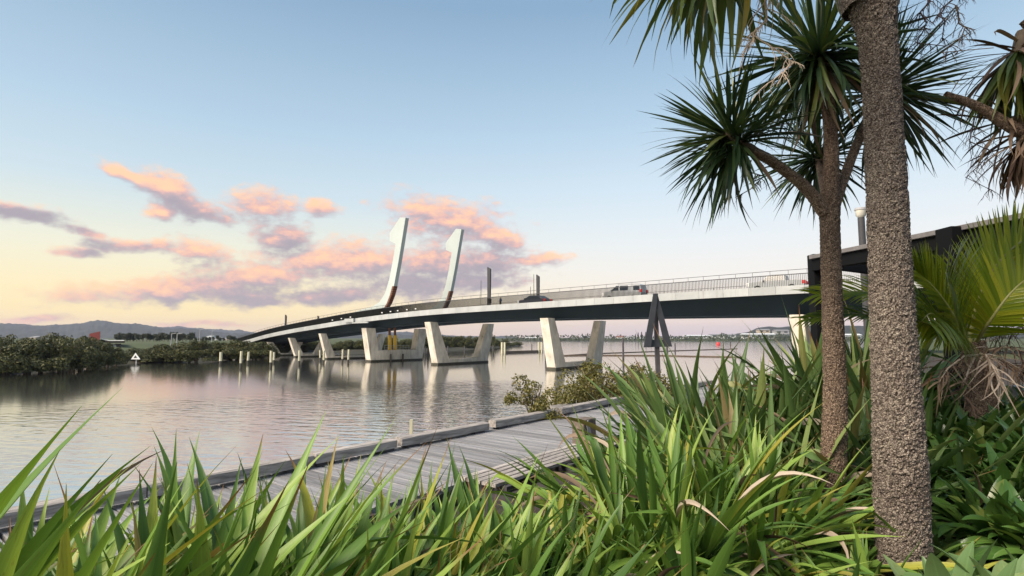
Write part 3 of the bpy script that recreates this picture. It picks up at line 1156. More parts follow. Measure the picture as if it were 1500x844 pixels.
vehicle('car', 'dark grey car on the bridge beside the right light column', 'car', 783, 5.0,
        [(-2.1, .35), (2.1, .35), (2.25, .55), (2.2, .8), (1.2, .98), (.45, 1.45), (.1, 1.5), (-1.1, 1.48), (-1.9, 1.02), (-2.15, .9)],
        [[(1.02, 1.0), (.02, 1.0), (.02, 1.4), (.42, 1.4)], [(-.1, 1.0), (-1.55, 1.0), (-1.1, 1.38), (-.1, 1.4)]],
        1.8, 'cardark', (1.4, -1.35), .32, {'screens': [(1.19, 1.0, 1.42, -.7), (-1.86, 1.06, 1.42, .68)], 'lamps': [(-2.1, .85, 'tail', 'tail_light'), (2.15, .7, 'lens', 'headlight')], 'mirror': .95}, .95)


# ------------------------------------------------------------------ people on the bridge path
def person(label, px, a, shirt, rz):
    s = station(px, a)
    v = bp(s, a, -.345)
    root = thing('person', label, 'person', v, rz)
    ORG[root] = Vector()
    J = {'pelvis': (0, 0, .95, .15), 'chest': (0, 0, 1.32, .17), 'neck': (0, 0, 1.5, .06), 'head': (.02, 0, 1.6, .10), 'crown': (.02, 0, 1.71, .085),
         'ls': (0, .2, 1.42, .065), 'le': (.03, .26, 1.14, .045), 'lh': (.16, .24, .92, .03), 'rs': (0, -.2, 1.42, .065), 're': (-.02, -.26, 1.14, .045), 'rh': (.1, -.25, .90, .03),
         'lk': (.1, .1, .5, .07), 'la': (.06, .1, .09, .05), 'lt': (.22, .1, .04, .04), 'rk': (-.04, -.1, .5, .07), 'ra': (-.2, -.1, .1, .05), 'rt': (-.05, -.1, .04, .04), 'lhp': (0, .1, .88, .1), 'rhp': (0, -.1, .88, .1)}
    nm = list(J)
    E = [('pelvis', 'chest'), ('chest', 'neck'), ('neck', 'head'), ('head', 'crown'), ('chest', 'ls'), ('ls', 'le'), ('le', 'lh'), ('chest', 'rs'), ('rs', 're'), ('re', 'rh'),
         ('pelvis', 'lhp'), ('lhp', 'lk'), ('lk', 'la'), ('la', 'lt'), ('pelvis', 'rhp'), ('rhp', 'rk'), ('rk', 'ra'), ('ra', 'rt')]
    me = bpy.data.meshes.new('body')
    me.from_pydata([J[k][:3] for k in nm], [(nm.index(a_), nm.index(c_)) for a_, c_ in E], [])
    tmp = bpy.data.objects.new('body_tmp', me)
    C.objects.link(tmp)
    tmp.modifiers.new('skin', 'SKIN')
    sub = tmp.modifiers.new('sub', 'SUBSURF')
    sub.levels = sub.render_levels = 1
    for i, k in enumerate(nm):
        sv = me.skin_vertices[0].data[i]
        sv.radius = (J[k][3], J[k][3])
        sv.use_root = (k == 'pelvis')
    dg = bpy.context.evaluated_depsgraph_get()
    me2 = bpy.data.meshes.new_from_object(tmp.evaluated_get(dg))
    bpy.data.objects.remove(tmp)
    for m in (M['skin'], M[shirt], M['darkcloth'], M['hair']):
        me2.materials.append(m)
    for f in me2.polygons:
        z = f.center.z
        y = abs(f.center.y)
        f.use_smooth = True
        f.material_index = 3 if z > 1.69 or (z > 1.55 and f.center.x < -.03) else 0 if z > 1.5 or (y > .2 and z < 1.02) else 1 if z > .95 else 2
    me2.name = 'body'
    o = bpy.data.objects.new('body', me2)
    C.objects.link(o)
    o.parent = root
    return root


person('person in a blue top on the bridge near the tallest light column', 733, 1.4, 'bluecloth', 2.4)
person('person in a brown top on the bridge by the first hooked mast', 576, 1.4, 'browncloth', -.8)

# ------------------------------------------------------------------ posts in the water
i = 0
WPOST = [(323, 516, 534, 4), (352.5, 514.5, 539, 3.6), (363, 515.5, 533, 3.4), (396.5, 514, 537.5, 3.8), (401, 516, 532, 3), (438, 513.5, 534.5, 3.4), (468.8, 513, 528.5, 2.6), (474, 513.5, 533, 3.2),
         (501.5, 512, 531, 2.8), (510, 512, 532.5, 3)]
WLAB = ['white mooring post standing alone, leftmost of the row left of the bridge', 'white mooring post rising nearest the viewer, second from the left', 'short white mooring post just right of the nearest one',
        'white mooring post in front of the leftmost bridge piers', 'thin white mooring post close behind another at the leftmost piers', 'white mooring post before the third pier from the left end',
        'thin white mooring post just left of a taller one by the fourth far pier', 'taller white mooring post against the fourth far pier', 'white mooring post left of the pair before the dark mangroves', 'white mooring post right of the pair before the yellow ram pier']
for (px, t, bt, wpx), lab in zip(WPOST, WLAB):
    v = gnd(px, bt)
    r = wpx / F * v.y / 2
    root = thing('mooring_post', lab, 'post', (v.x, v.y, 0), group='white mooring posts in the river')
    top = at(px, t, v.y).z
    mb = MB()
    lean = random.uniform(-.12, .12)
    mb.tube([(v.x, v.y, top * .28), (v.x + lean, v.y, top)], [r, r * .95], 10)
    mb.build('shaft', M['timberpost'], root)
    mb = MB()
    mb.tube([(v.x, v.y, -1.8), (v.x, v.y, top * .28)], [r * 1.02, r * 1.02], 10)
    mb.build('waterline_stain', M['tide'], root)
DPOST = [(622.5, 508, 523, 1.8, 'thin dark post in the water left of the second full pier'), (627, 510, 525.5, 2, 'second thin dark post beside its thinner neighbour under the bridge'), (656, 507, 518, 1.8, 'dark post behind the legs of the third pier'), (680.5, 507.5, 520, 1.8, 'dark post seen between the legs of the third pier'),
         (722.5, 506, 517, 2, 'short pale post left of the floating beam'), (779, 504, 512, 1.2, 'tiny far post behind the floating beam'), (799.5, 500, 524, 2.6, 'dark post touching the left leg of the nearest full pier'), (913, 495, 526, 3, 'tall dark post standing in open water left of the triangle marker'),
         (977.5, 506, 527, 3.2, 'dark post just behind the triangle marker'), (989, 503, 514, 2, 'small dark post right of the triangle marker'), (1070, 500, 506, 1.6, 'tiny post near the red buoy')]
for (px, t, bt, wpx, lab) in DPOST:
    v = gnd(px, bt)
    r = wpx / F * v.y / 2
    mb = MB()
    mb.tube([(v.x, v.y, -1.5), (v.x, v.y, .5)], [r * 1.05, r * 1.05], 10, mi=1)
    mb.tube([(v.x, v.y, .5), (v.x, v.y, at(px, t, v.y).z)], [r, r], 10)
    tag(mb.build('water_post', [M['darkpost'], M['tide']]), lab, 'post')
# floating beam between post pairs
vA, vB = gnd(735, 516.2, .35), gnd(794, 514.3, .35)
root = thing('floating_beam', 'brown floating beam moored between two pairs of posts beyond the bridge', 'pontoon', (vA.x, vA.y, 0))
mb = MB()
mb.bar(vA, vB, 1.0, .7)
mb.build('beam', M['rope'], root)
for px in (735.3, 739.3, 789.3, 793.5):
    v = gnd(px, 518 if px < 760 else 516)
    mb = MB()
    mb.tube([(v.x, v.y, -1), (v.x, v.y, at(px, 501.5, v.y).z)], .33, 8)
    mb.build('post', M['timberpost'], root)
# booms
for (pts, lab) in (([(826, 521.6), (880, 521.2), (970, 521.5), (1010, 522.5), (1100, 524)], 'long brown floating boom on the water by the nearest pier'), ([(828, 521.3), (868, 518.5), (940, 516), (1010, 513.5), (1090, 511)], 'thin brown boom angling across the water behind the long one')):
    mb = MB()
    P = []
    for (x0, y0), (x1, y1) in zip(pts, pts[1:]):
        for k in range(8):
            v = gnd(lerp(x0, x1, k / 8), lerp(y0, y1, k / 8))
            P.append((v.x, v.y, .12))
    mb.tube(P, (.17 if 'long brown' in lab else .13), 8)
    tag(mb.build('floating_boom', M['rope']), lab, 'boom')
v = gnd(1052, 505.5)
root = thing('buoy', 'small round red buoy floating on the far water', 'buoy', (v.x, v.y, 0))
mb = MB()
rad = [.05, .9, 1.35, 1.45, 1.3, .8, .2]
mb.tube([(v.x, v.y, z) for z in (-.6, -.3, .2, .7, 1.3, 1.8, 2.1)], rad, 12)
mb.build('float', M['redbuoy'], root)
mb = MB()
mb.tube([(v.x, v.y, 2.0), (v.x, v.y, 2.5)], [.2, .15], 8)
mb.build('top_knob', M['darkpost'], root)


# ------------------------------------------------------------------ triangle day marks
def triangle_mark(label, D, apex, left, right, barh, boardw, post_px, post_bottom, mats, postw, depth, legs):
    A, Lf, Rt = at(*apex, D), at(*left, D), at(*right, D)
    root = thing('triangle_marker', label, 'marker', (A.x, D, 0))
    k = boardw / F * D
    dv = Vector((0, depth, 0))
    if legs:
        # two slanted boards (parts) and one cross board
        for (p0, p1, nm) in ((A, Lf, 'slanted_board'), (A, Rt, 'slanted_board')):
            mb = MB()
            sg = -1 if p1.x < p0.x else 1
            q = [p0 + Vector((-sg * k * .35, 0, 0)), p0 + Vector((sg * k * .3, 0, 0)), p1, p1 + Vector((-sg * k * 1.0, 0, 0))]
            off = Vector((0, .0, 0)) if sg < 0 else Vector((0, .06, 0))
            mb.prism([x + off for x in q], dv)
            mb.build(nm, mats[0], root, bevel=.008)
        mb = MB()
        z1 = at(left[0], left[1] - barh, D).z
        mb.prism([Vector((Lf.x + k * .2, D + .13, Lf.z)), Vector((Rt.x - k * .05, D + .13, Rt.z)), Vector((Rt.x - k * .35, D + .13, z1)), Vector((Lf.x + k * .55, D + .13, z1))], dv)
        mb.build('cross_board', mats[0], root)
    else:
        ctr = (A + Lf + Rt) / 3
        outer = [A, Lf, Rt]
        inner = [ctr + (p - ctr) * .45 for p in outer]
        for i in range(3):
            j = (i + 1) % 3
            mb = MB()
            mb.prism([outer[i], outer[j], inner[j], inner[i]], dv)
            mb.build('sign_board', mats[0], root)
    mb = MB()
    pb = at(post_px[1], post_bottom, D)
    pt = at(post_px[0], apex[1] + 4, D)
    mb.bar(Vector((pb.x, D + depth + .22, -1.5)), Vector((pt.x, D + depth + .22, pt.z)), postw, postw, up=(0, 1, 0))
    mb.build('post', mats[1], root)
    return root


triangle_mark('dark open triangle channel marker on a post, seen from behind, beside the bushes', 21.0, (960.5, 430), (943, 509), (985.5, 508), 11, 10.5, (962, 970), 545, (M['signdark'], M['darkpost']), .16, .05, True)
triangle_mark('small white triangle marker on a post before the left mangroves', 108.0, (198.5, 517), (191.5, 526.5), (205.5, 526.5), 3, 3, (198.5, 198.5), 534, (M['signwhite'], M['greywall']), .16, .06, False)


# ------------------------------------------------------------------ foliage helpers
def crown_mesh(name, lobes, n, size, mat, seed, flat=.5):
    rd = random.Random(seed)
    mb = MB()
    wts = [a * b_ + b_ * c_ + a * c_ for (_, _, _, a, b_, c_) in lobes]
    for k in range(n):
        lx, ly, lz, a, b_, c_ = rd.choices(lobes, wts)[0]
        dv = Vector((rd.gauss(0, 1), rd.gauss(0, 1), rd.gauss(.15, 1))).normalized()
        rr = rd.uniform(.62, 1.04) ** .7
        bump = 1 + .42 * noise.noise(dv * 2.6 + Vector((seed, lx, ly)))
        p = Vector((lx + dv.x * a * rr * bump, ly + dv.y * b_ * rr * bump, lz + dv.z * c_ * rr * bump))
        if p.z < .05:
            continue
        s = size * rd.uniform(.6, 1.35)
        nn = (dv + Vector((rd.gauss(0, .6), rd.gauss(0, .6), rd.gauss(.3, .6)))).normalized()
        t = nn.orthogonal().normalized()
        t = Matrix.Rotation(rd.uniform(0, 6.28), 3, nn) @ t
        q = nn.cross(t)
        mb.add([p - t * s, p - q * s * flat + nn * s * .15, p + t * s, p + q * s * flat + nn * s * .15], [(0, 1, 2, 3)], 0, [(0, 0), (.5, .5), (1, 1), (.5, .5)])
    return mb.mesh(name, mat)


def stems_mesh(name, h, spread, r, n, mat, seed):
    rd = random.Random(seed)
    mb = MB()
    for k in range(n):
        a = rd.uniform(0, 6.28)
        e = Vector((math.cos(a) * spread * rd.uniform(.4, 1), math.sin(a) * spread * rd.uniform(.4, 1), h * rd.uniform(.7, 1)))
        m = Vector((e.x * .3 + rd.uniform(-.1, .1) * spread, e.y * .3, e.z * .5))
        mb.tube([(rd.uniform(-.1, .1) * spread, rd.uniform(-.1, .1) * spread, -.6), m, e], [r, r * .7, r * .3], 6)
    return mb.mesh(name, mat)


def place_tree(name, crown, trunk, loc, sc_, rz, label, cat, group):
    root = thing(name, label, cat, loc, rz, group)
    root.scale = sc_
    for nm, me in (('trunk', trunk), ('crown', crown)):
        o = bpy.data.objects.new(nm, me)
        C.objects.link(o)
        o.parent = root
    return root


MG = []
for sd_ in range(4):
    rd = random.Random(40 + sd_)
    lobes = []
    for k in range(30):
        a = rd.uniform(0, 6.28)
        d_ = 1.9 * math.sqrt(rd.random())
        zt = 2.9 * (1 - .5 * (d_ / 1.9) ** 2)
        lobes.append((math.cos(a) * d_, math.sin(a) * d_, max(.25, zt * math.sqrt(rd.uniform(.02, 1)) - .2), rd.uniform(.35, .7), rd.uniform(.35, .7), rd.uniform(.28, .5)))
    MG.append((crown_mesh('mangrove_crown', lobes, 7500, .092, M['mangrove'], sd_), stems_mesh('mangrove_trunk', 2.2, 1.2, .09, 7, M['stem'], sd_)))
rd = random.Random(5)


def mang(px, py_base, top_py, wpx, label, group, D=None):
    v = gnd(px, py_base) if D is None else at(px, 495, D)
    h = at(px, top_py, v.y).z - .2
    wd = wpx / F * v.y
    c, t = MG[rd.randrange(4)]
    return place_tree('mangrove_tree', c, t, (v.x, v.y, .2), (wd / 4.4, wd / 4.4, h / 3.2), rd.uniform(0, 6.28), label, 'tree', group)


lab1 = 'dark olive mangrove crown in the big clump on the left bank'
for (px, pb, tp, wd) in ((-60, 548, 489, 90), (-20, 546, 490, 80), (8, 546, 491, 80), (40, 545, 492, 70), (20, 537, 488.5, 60), (60, 544, 489, 70), (90, 543, 484.5, 75), (105, 538, 482.5, 70), (118, 541, 489, 56), (142, 537, 497, 50), (128, 533, 493, 40), (75, 536, 485.5, 60),
                         (158, 535, 505, 42), (170, 533, 513, 32), (155, 532, 503, 34), (-110, 550, 487, 90), (-160, 552, 485, 90)):
    mang(px, pb + 2.5, tp - 3.5, wd * 1.06, lab1, 'mangroves in the clump on the left bank')
lab2 = 'low dark mangrove in the hedge along the bank left of the bridge'
px = 182
while px < 392:
    if 188 < px < 208:
        tp, pb = 517, 528
    else:
        pb = 530 if px < 300 else 526
        tp = rd.uniform(494, 500) if px > 262 else rd.uniform(502, 508)
    mang(px, pb + 1, tp, rd.uniform(46, 62), lab2, 'mangroves in the bank hedge')
    px += rd.uniform(9, 14)
tag(mang(232, 531, 522, 26, 'x', None), 'small yellowish mangrove at the water edge right of the white triangle marker', 'tree')
lab3 = 'dark mangrove behind the bridge piers'
px = 395
while px < 762:
    D = interp([(395, 150), (450, 172), (530, 186), (610, 204), (700, 250), (762, 340)], px)
    tp = interp([(395, 503), (440, 500), (520, 495), (560, 492), (700, 492), (735, 497), (762, 503)], px) + rd.uniform(-2.5, 2.5)
    mang(px, 0, tp, rd.uniform(26, 38) if px < 700 else rd.uniform(18, 24), lab3, 'mangroves behind the bridge piers', D + rd.uniform(0, 8))
    px += rd.uniform(8, 12) if px < 700 else rd.uniform(6, 9)
tag(mang(722, 0, 487, 11, 'x', None, 262), 'taller rounded tree standing out of the mangroves beyond the bridge', 'tree')

# near bushes at the water edge
BU = []
for sd_, n, wx, tall in ((1, 3200, .5, 1.25), (2, 9000, 1.05, 1.05)):
    rdl = random.Random(400 + sd_)
    lobes = []
    for k in range(20 if sd_ == 1 else 44):
        x = rdl.uniform(-1, 1) * wx
        y = rdl.uniform(-.6, .6) * wx
        if sd_ == 1:
            top_ = tall * (1 - sstep(-.3, .55, x) * .72) * (1 - .5 * sstep(-.3, -.5, x))
        else:
            top_ = tall * (1 - .38 * (x / wx) ** 2) * (.78 + .30 * noise.noise(Vector((x * 2.4, 1.7, 0))))
        r_b = rdl.uniform(.09, .17) if sd_ == 1 else rdl.uniform(.13, .26)
        z = top_ * math.sqrt(rdl.uniform(.03, 1)) - r_b * .6
        lobes.append((x, y, max(.1, z), r_b * rdl.uniform(.8, 1.3), r_b, r_b * rdl.uniform(.8, 1.2)))
    BU.append((crown_mesh('bush_leaves', lobes, n, .026, M['bush'], 60 + sd_, .6), stems_mesh('bush_stems', .9, .4 if sd_ == 1 else .8, .014, 16, M['stem'], 70 + sd_)))
for (px, D, base, top, kx, lab, idx) in ((780, 14.0, 628, 536, .95, 'small sparse olive shrub standing alone at the water side of the boardwalk', 0), (876, 17.6, 612, 503, .84, 'dense olive green bush against the boardwalk edge', 1), (942, 19.4, 602, 512, .78, 'olive bush with grey green leaves behind the dark triangle post', 1)):
    c, t = BU[idx]
    v = at(px, base, D)
    h = at(px, top, D).z - v.z
    k = h / 1.22
    root = thing('waterside_bush', lab, 'bush', v, 0.4 if idx else 0)
    root.scale = (k * kx, k * kx, k)
    for nm, me in (('stems', t), ('leaves', c)):
        o = bpy.data.objects.new(nm, me)
        C.objects.link(o)
        o.parent = root
        if nm == 'leaves':
            o['kind'] = 'stuff'
# boulder bank below the bushes
mb = MB()
rd = random.Random(9)


def rock(mb, c, r, seed):
    n = 10
    V = []
    rows = 7
    for i in range(rows):
        ph = math.pi * i / (rows - 1)
        for j in range(n):
            a = 2 * math.pi * j / n
            dv = Vector((math.sin(ph) * math.cos(a), math.sin(ph) * math.sin(a), math.cos(ph)))
            k = 1 + .35 * noise.noise(dv * 1.7 + Vector((seed, 0, 0)))
            V.append(Vector(c) + Vector((dv.x * r[0], dv.y * r[1], dv.z * r[2])) * k)
    mb.add(V, [(i * n + j, (i + 1) * n + j, (i + 1) * n + (j + 1) % n, i * n + (j + 1) % n) for i in range(rows - 1) for j in range(n)], 0, None, False)


for (px, py, D, r, lab) in ((838, 601, 16.2, (.7, .5, .22), 'low grey rock between the boardwalk edge and the dense bush'), (872, 596, 17.2, (.5, .4, .18), 'smaller grey rock right of the low one behind the boardwalk edge')):
    mb = MB()
    rock(mb, at(px, py, D), r, px)
    tag(mb.build('rock', M['stone']), lab, 'rock')
# bank under them so that they stand on something
mb = MB()
for k in range(16):
    s = 9 + k * .75
    c = WD * s + WN * (KERB_Q - .9)
    rock(mb, (c.x, c.y, 1.4), (.9, .9, 1.25), k * 3.1)
o = tag(mb.build('rock_bank', M['stone']), None, None, None, 'stuff')
tag(o, 'grey rock bank at the water under the boardwalk edge', 'rocks')

# ------------------------------------------------------------------ boardwalk
bw = thing('boardwalk', 'weathered grey timber boardwalk of cross planks along the water', 'boardwalk', WD * 8 + WN * -6.6 + Vector((0, 0, 2.7)))
PW = .25
ang = math.atan2(WD.y, WD.x)
Rz = Matrix.Rotation(ang, 3, 'Z')
pm = []
for k in range(6):
    mb = MB()
    L = KERB_Q * -1 + INNER_Q
    rdp = random.Random(k)
    # plank with slightly uneven edges, length along local Y
    n = 6
    for i in range(n):
        pass
    hw = PW / 2 - rdp.uniform(.010, .015)
    ln = L + .42 + rdp.uniform(-.06, .06)
    cv = .008
    for yy in (0,):
        prof = [(-hw, -.04), (hw, -.04), (hw, .022), (hw - cv, .03), (-hw + cv, .03), (-hw, .022)]
        mb.prism([(x, -ln / 2, z) for x, z in prof], (0, ln, 0))
    pm.append(mb.mesh('plank', M['plank']))
s = -3.0
k = 0
rd = random.Random(3)
while s < 24:
    c = WD * s + WN * ((KERB_Q + INNER_Q) / 2 - .13)
    o = bpy.data.objects.new('plank', pm[rd.randrange(6)])
    C.objects.link(o)
    o.parent = bw
    o.location = Vector((c.x, c.y, 2.97 + rd.uniform(-.005, .006))) - ORG[bw]
    o.rotation_euler = (rd.uniform(-.003, .003), rd.uniform(-.012, .012), ang + rd.uniform(-.006, .006))
    s += PW
    k += 1


def lbar(name, p0, p1, wd, ht, mat, parent, bev, seed):
    """a beam built along its own X axis, with hewn uneven faces"""
    rdl = random.Random(seed)
    p0, p1 = Vector(p0), Vector(p1)
    L_ = (p1 - p0).length
    n = max(3, int(L_ / .35))
    mb = MB()
    prof = [(-.5, -.5), (.5, -.5), (.5, .38), (.38, .5), (-.38, .5), (-.5, .38)]
    V = []
    for i in range(n + 1):
        x = -L_ / 2 + L_ * i / n
        for (a, c) in prof:
            V.append((x + (rdl.uniform(-.015, .015) if 0 < i < n else 0), a * wd + rdl.uniform(-1, 1) * wd * .025, c * ht + rdl.uniform(-1, 1) * ht * .035))
    k = len(prof)
    mb.add(V, [(i * k + j, i * k + (j + 1) % k, (i + 1) * k + (j + 1) % k, (i + 1) * k + j) for i in range(n) for j in range(k)])
    mb.add(V[:k], [tuple(reversed(range(k)))])
    mb.add(V[-k:], [tuple(range(k))])
    o = mb.build(name, mat, parent, local=True)
    o.location = (p0 + p1) / 2 - ORG[parent]
    d_ = (p1 - p0).normalized()
    o.rotation_euler = (0, -math.asin(d_.z), math.atan2(d_.y, d_.x))
    return o


def s_of(px, py, z):
    return gnd(px, py, z).dot(WD)


ends = [(-3.0, s_of(200, 731, 3.0)), (s_of(203, 731, 3.0), s_of(440, 681, 3.0)), (s_of(446, 681, 3.0), s_of(563, 657, 3.0)), (s_of(573, 656, 3.0), s_of(701, 630, 3.0)), (s_of(710, 628, 3.0), s_of(802, 610, 3.0)), (s_of(806, 608, 3.0), s_of(877, 594, 3.0)), (s_of(882, 594, 3.0), s_of(935, 584, 3.0)), (s_of(940, 584, 3.0), 24)]
for (s0, s1) in ends:
    mb = MB()
    p0 = WD * s0 + WN * (KERB_Q - .02)
    p1 = WD * s1 + WN * (KERB_Q - .02)
    n = 7
    tw = rd.uniform(-.02, .02)
    kb = lbar('kerb_beam', p0 + Vector((0, 0, 3.13)), p1 + Vector((0, 0, 3.13 + tw)), .21, .15, M['beam'], bw, .016, rd.randrange(999))
    for t in (.12, .88):
        mb = MB()
        c = p0.lerp(p1, t)
        mb.box((((t - .5) * (p1 - p0).length), 0, -.10), (.3, .18, .05))
        mb.build('spacer_block', M['darkpost'], kb, local=True)
mb = MB()
c0 = WD * -3 + WN * (KERB_Q - .15)
c1 = WD * 24 + WN * (KERB_Q - .15)
mb.bar(c0 + Vector((0, 0, 2.79)), c1 + Vector((0, 0, 2.79)), .2, .3)
c0 = WD * -3 + WN * (INNER_Q + .02)
c1 = WD * 24 + WN * (INNER_Q + .02)
mb.bar(c0 + Vector((0, 0, 2.79)), c1 + Vector((0, 0, 2.79)), .2, .3)
mb.build('bearer', M['darkpost'], bw)
for k in range(10):
    c = WD * (-2.4 + k * 2.9) + WN * (KERB_Q - .17)
    mb = MB()
    mb.tube([(c.x, c.y, -1.8), (c.x, c.y, 2.95)], .16, 10)
    mb.build('pile', M['darkpost'], bw)
# small upright peg at a beam joint
v = gnd(607, 646, 3.05)
mb = MB()
mb.bar((v.x - .1, v.y + .2, 2.6), (v.x - .1, v.y + .2, 3.42), .06, .06)
tag(mb.build('peg', M['timberpost']), 'thin upright timber peg on the water side of the boardwalk edge', 'peg')

# slatted bench beside the boardwalk with an end block
sE = s_of(832, 652, 3.0)
root = thing('slatted_bench', 'low bench of long grey slats beside the boardwalk, with a thick dark timber end block', 'bench', WD * (sE - 1) + WN * (INNER_Q + .5) + Vector((0, 0, 2.9)))
for k in range(5):
    q = INNER_Q + .14 + k * .135
    mb = MB()
    lbar('slat', WD * (sE - 3.2) + WN * q + Vector((0, 0, 3.06)), WD * (sE + .75) + WN * q + Vector((0, 0, 3.06)), .105, .05, M['beam'], root, 0, k)
for s_ in (sE - 3.0, sE - 1.4, sE + .4):
    mb = MB()
    mb.bar(WD * s_ + WN * (INNER_Q + .1) + Vector((0, 0, 2.92)), WD * s_ + WN * (INNER_Q + .82) + Vector((0, 0, 2.92)), .14, .22)
    mb.build('bench_leg', M['darkpost'], root)
mb = MB()
c = WD * (sE + .02) + WN * (INNER_Q + .20)
mb.box((c.x, c.y, 3.26), (.46, .25, .52), Rz)
blk = mb.build('end_block', plain('rust_wood', (.16, .125, .10), .9, .55, 9, bump=.6, bscale=25), root, bevel=.02)
mb = MB()
c2 = WD * (sE + .0) + WN * (INNER_Q + .343)
mb.bar(Vector((c2.x, c2.y, 3.49)) + WD * -.12, Vector((c2.x, c2.y, 3.08)) + WD * .05, .09, .016, up=tuple(WN))
mb.build('bracket', M['fascia'], blk)


# ------------------------------------------------------------------ flax
def flax_leaf_mesh(bend, twist, seed, wd=.070, fold=.35, kink=False):
    rdl = random.Random(seed)
    n = 12
    pts, ws = [], []
    p = Vector((0, 0, 0))
    ang_ = 0.0
    for i in range(n + 1):
        t = i / n
        pts.append(p.copy())
        wv = (.5 + .5 * sstep(0, .4, t)) * (1 - sstep(.52, 1.02, t) ** 1.35 * .99)
        ws.append(wd * wv)
        ang_ = bend * (t ** 1.7)
        if kink and t > .55:
            ang_ += 1.1 * sstep(.55, .68, t)
        p = p + Vector((math.sin(ang_), math.sin(twist * t * 2) * .12 * t, math.cos(ang_))) / n
    mb = MB()
    mb.blade(pts, ws, up=(-1, .15 * twist, .0), fold=fold)
    return mb


FLV, FLD = [], []
for i, (bd, tw) in enumerate([(.15, .2), (.3, -.3), (.5, .4), (.7, -.2), (.9, .3), (1.2, -.4), (1.5, .2), (1.9, .3), (2.3, -.2), (.6, .8)]):
    FLV.append(flax_leaf_mesh(bd, tw, i).mesh('flax_leaf', M['flax']))
    FLD.append(flax_leaf_mesh(bd, tw, i).mesh('flax_leaf', M['flaxdark']))
KNK = [flax_leaf_mesh(.5, .3, 77, kink=True).mesh('flax_leaf', M['flax']), flax_leaf_mesh(.8, -.3, 78, kink=True).mesh('flax_leaf', M['flaxdark'])]


def leafobj(me, parent, loc, az_, tilt, roll, sc_):
    o = bpy.data.objects.new('leaf', me)
    C.objects.link(o)
    o.parent = parent
    o.location = loc
    o.rotation_euler = (Matrix.Rotation(az_, 3, 'Z') @ Matrix.Rotation(tilt, 3, 'Y') @ Matrix.Rotation(roll, 3, 'Z')).to_euler()
    o.scale = sc_
    return o


def flax(label, px, D, n, h, spread, rbase=.16, dark=False, z=None, seed=0, lean=(0, 0), wk=1.0, rise=0.0, fans=None):
    """a clump of many fans of sword leaves; outer fans lean outwards and arch over"""
    rdl = random.Random(seed * 13 + 5)
    x = (px - 750) / F * D
    gz = (ground_h(x, D) if z is None else z) - .03 + rise
    root = thing('flax_plant', label, 'flax plant', (x, D, gz), 0, 'flax plants in the waterside garden')
    V = FLD if dark else FLV
    nf = fans or max(5, n // 14)
    per = n // nf
    for f in range(nf):
        u_ = (f + .5) / nf
        fa = f * 2.39996 + rdl.uniform(-.5, .5)
        fr_ = rbase * 1.7 * math.sqrt(u_)
        ft = spread * .62 * u_ ** .75 * rdl.uniform(.75, 1.2)      # tilt of the fan axis
        axis_ = Vector((math.cos(fa) * math.sin(ft) + lean[0], math.sin(fa) * math.sin(ft) + lean[1], math.cos(ft))).normalized()
        pl = rdl.uniform(0, 6.28)
        side = Vector((math.cos(pl), math.sin(pl), 0))
        side = (side - axis_ * side.dot(axis_)).normalized()
        nrm = axis_.cross(side)
        c = Vector((math.cos(fa) * fr_, math.sin(fa) * fr_, 0))
        hf = h * rdl.uniform(.78, 1.1) * (1 - .12 * u_)
        for k in range(per):
            t = (k + .5) / per * 2 - 1
            an = t * (.42 + .38 * u_ + .18 * min(spread, 1.7)) + rdl.uniform(-.1, .1)
            dv = (axis_ * math.cos(an) + side * math.sin(an) + nrm * rdl.gauss(0, .10)).normalized()
            if dv.z < .02:
                dv.z = rdl.uniform(.02, .2)
                dv.normalize()
            ax, tl = math.atan2(dv.y, dv.x), math.acos(min(1, dv.z))
            L = hf * (1.0 - .30 * abs(t)) * rdl.uniform(.72, 1.08)
            bd = min(8, max(0, int(rdl.gauss(.6 + 3.4 * abs(t) + 2.2 * u_ * min(spread, 2.0) * .7, 1.3))))
            me = V[bd]
            if rdl.random() < .05:
                me = KNK[1 if dark else 0]
            w_ = rdl.uniform(.7, 1.25) * wk
            leafobj(me, root, c + side * t * .035, ax, tl, rdl.uniform(-.8, .8), (L, w_ * min(1.25, .6 + .5 * L), L))
    # some dead straw-coloured leaves hanging in the clump
    for k in range(max(2, n // 22)):
        a = rdl.uniform(0, 6.28)
        leafobj(DEADF[rdl.randrange(3)], root, (math.cos(a) * rbase, math.sin(a) * rbase, rdl.uniform(.02, .2)), a, rdl.uniform(.3, 1.2), rdl.uniform(-1, 1), (h * .75, rdl.uniform(.2, .42) * wk, h * rdl.uniform(.5, .8)))
    return root


DEADF = [flax_leaf_mesh(bd, tw, 90 + i, fold=.9).mesh('flax_leaf', M['pale' if i else 'dead']) for i, (bd, tw) in enumerate(((.9, 1.5), (1.5, -2.0), (2.2, 2.4)))]
flax('large flax clump at the left edge with broad blades reaching right', -170, 1.8, 96, 1.95, .75, .22, seed=1, lean=(.75, .05), wk=1.3, fans=9)
flax('flax clump at the bottom left corner, low blades leaning right', 40, 1.9, 200, 1.6, 1.25, .24, seed=2, lean=(.5, .05), wk=0.88)
flax('flax clump at the bottom with tall pointed blades left of centre', 300, 2.1, 210, 1.56, 1.05, .25, seed=3, lean=(.14, 0), wk=0.88)
flax('flax clump at the bottom right of the tallest pointed blades', 440, 2.35, 210, 1.47, 1.15, .27, seed=4, wk=0.82, lean=(.06, .03))
flax('flax clump at the bottom below the middle of the boardwalk', 595, 2.6, 220, 1.34, 1.2, .28, seed=5, wk=0.76, lean=(.05, 0))
flax('flax clump in front of the slatted bench', 740, 2.95, 220, 1.2, 1.3, .29, seed=6, wk=0.74)
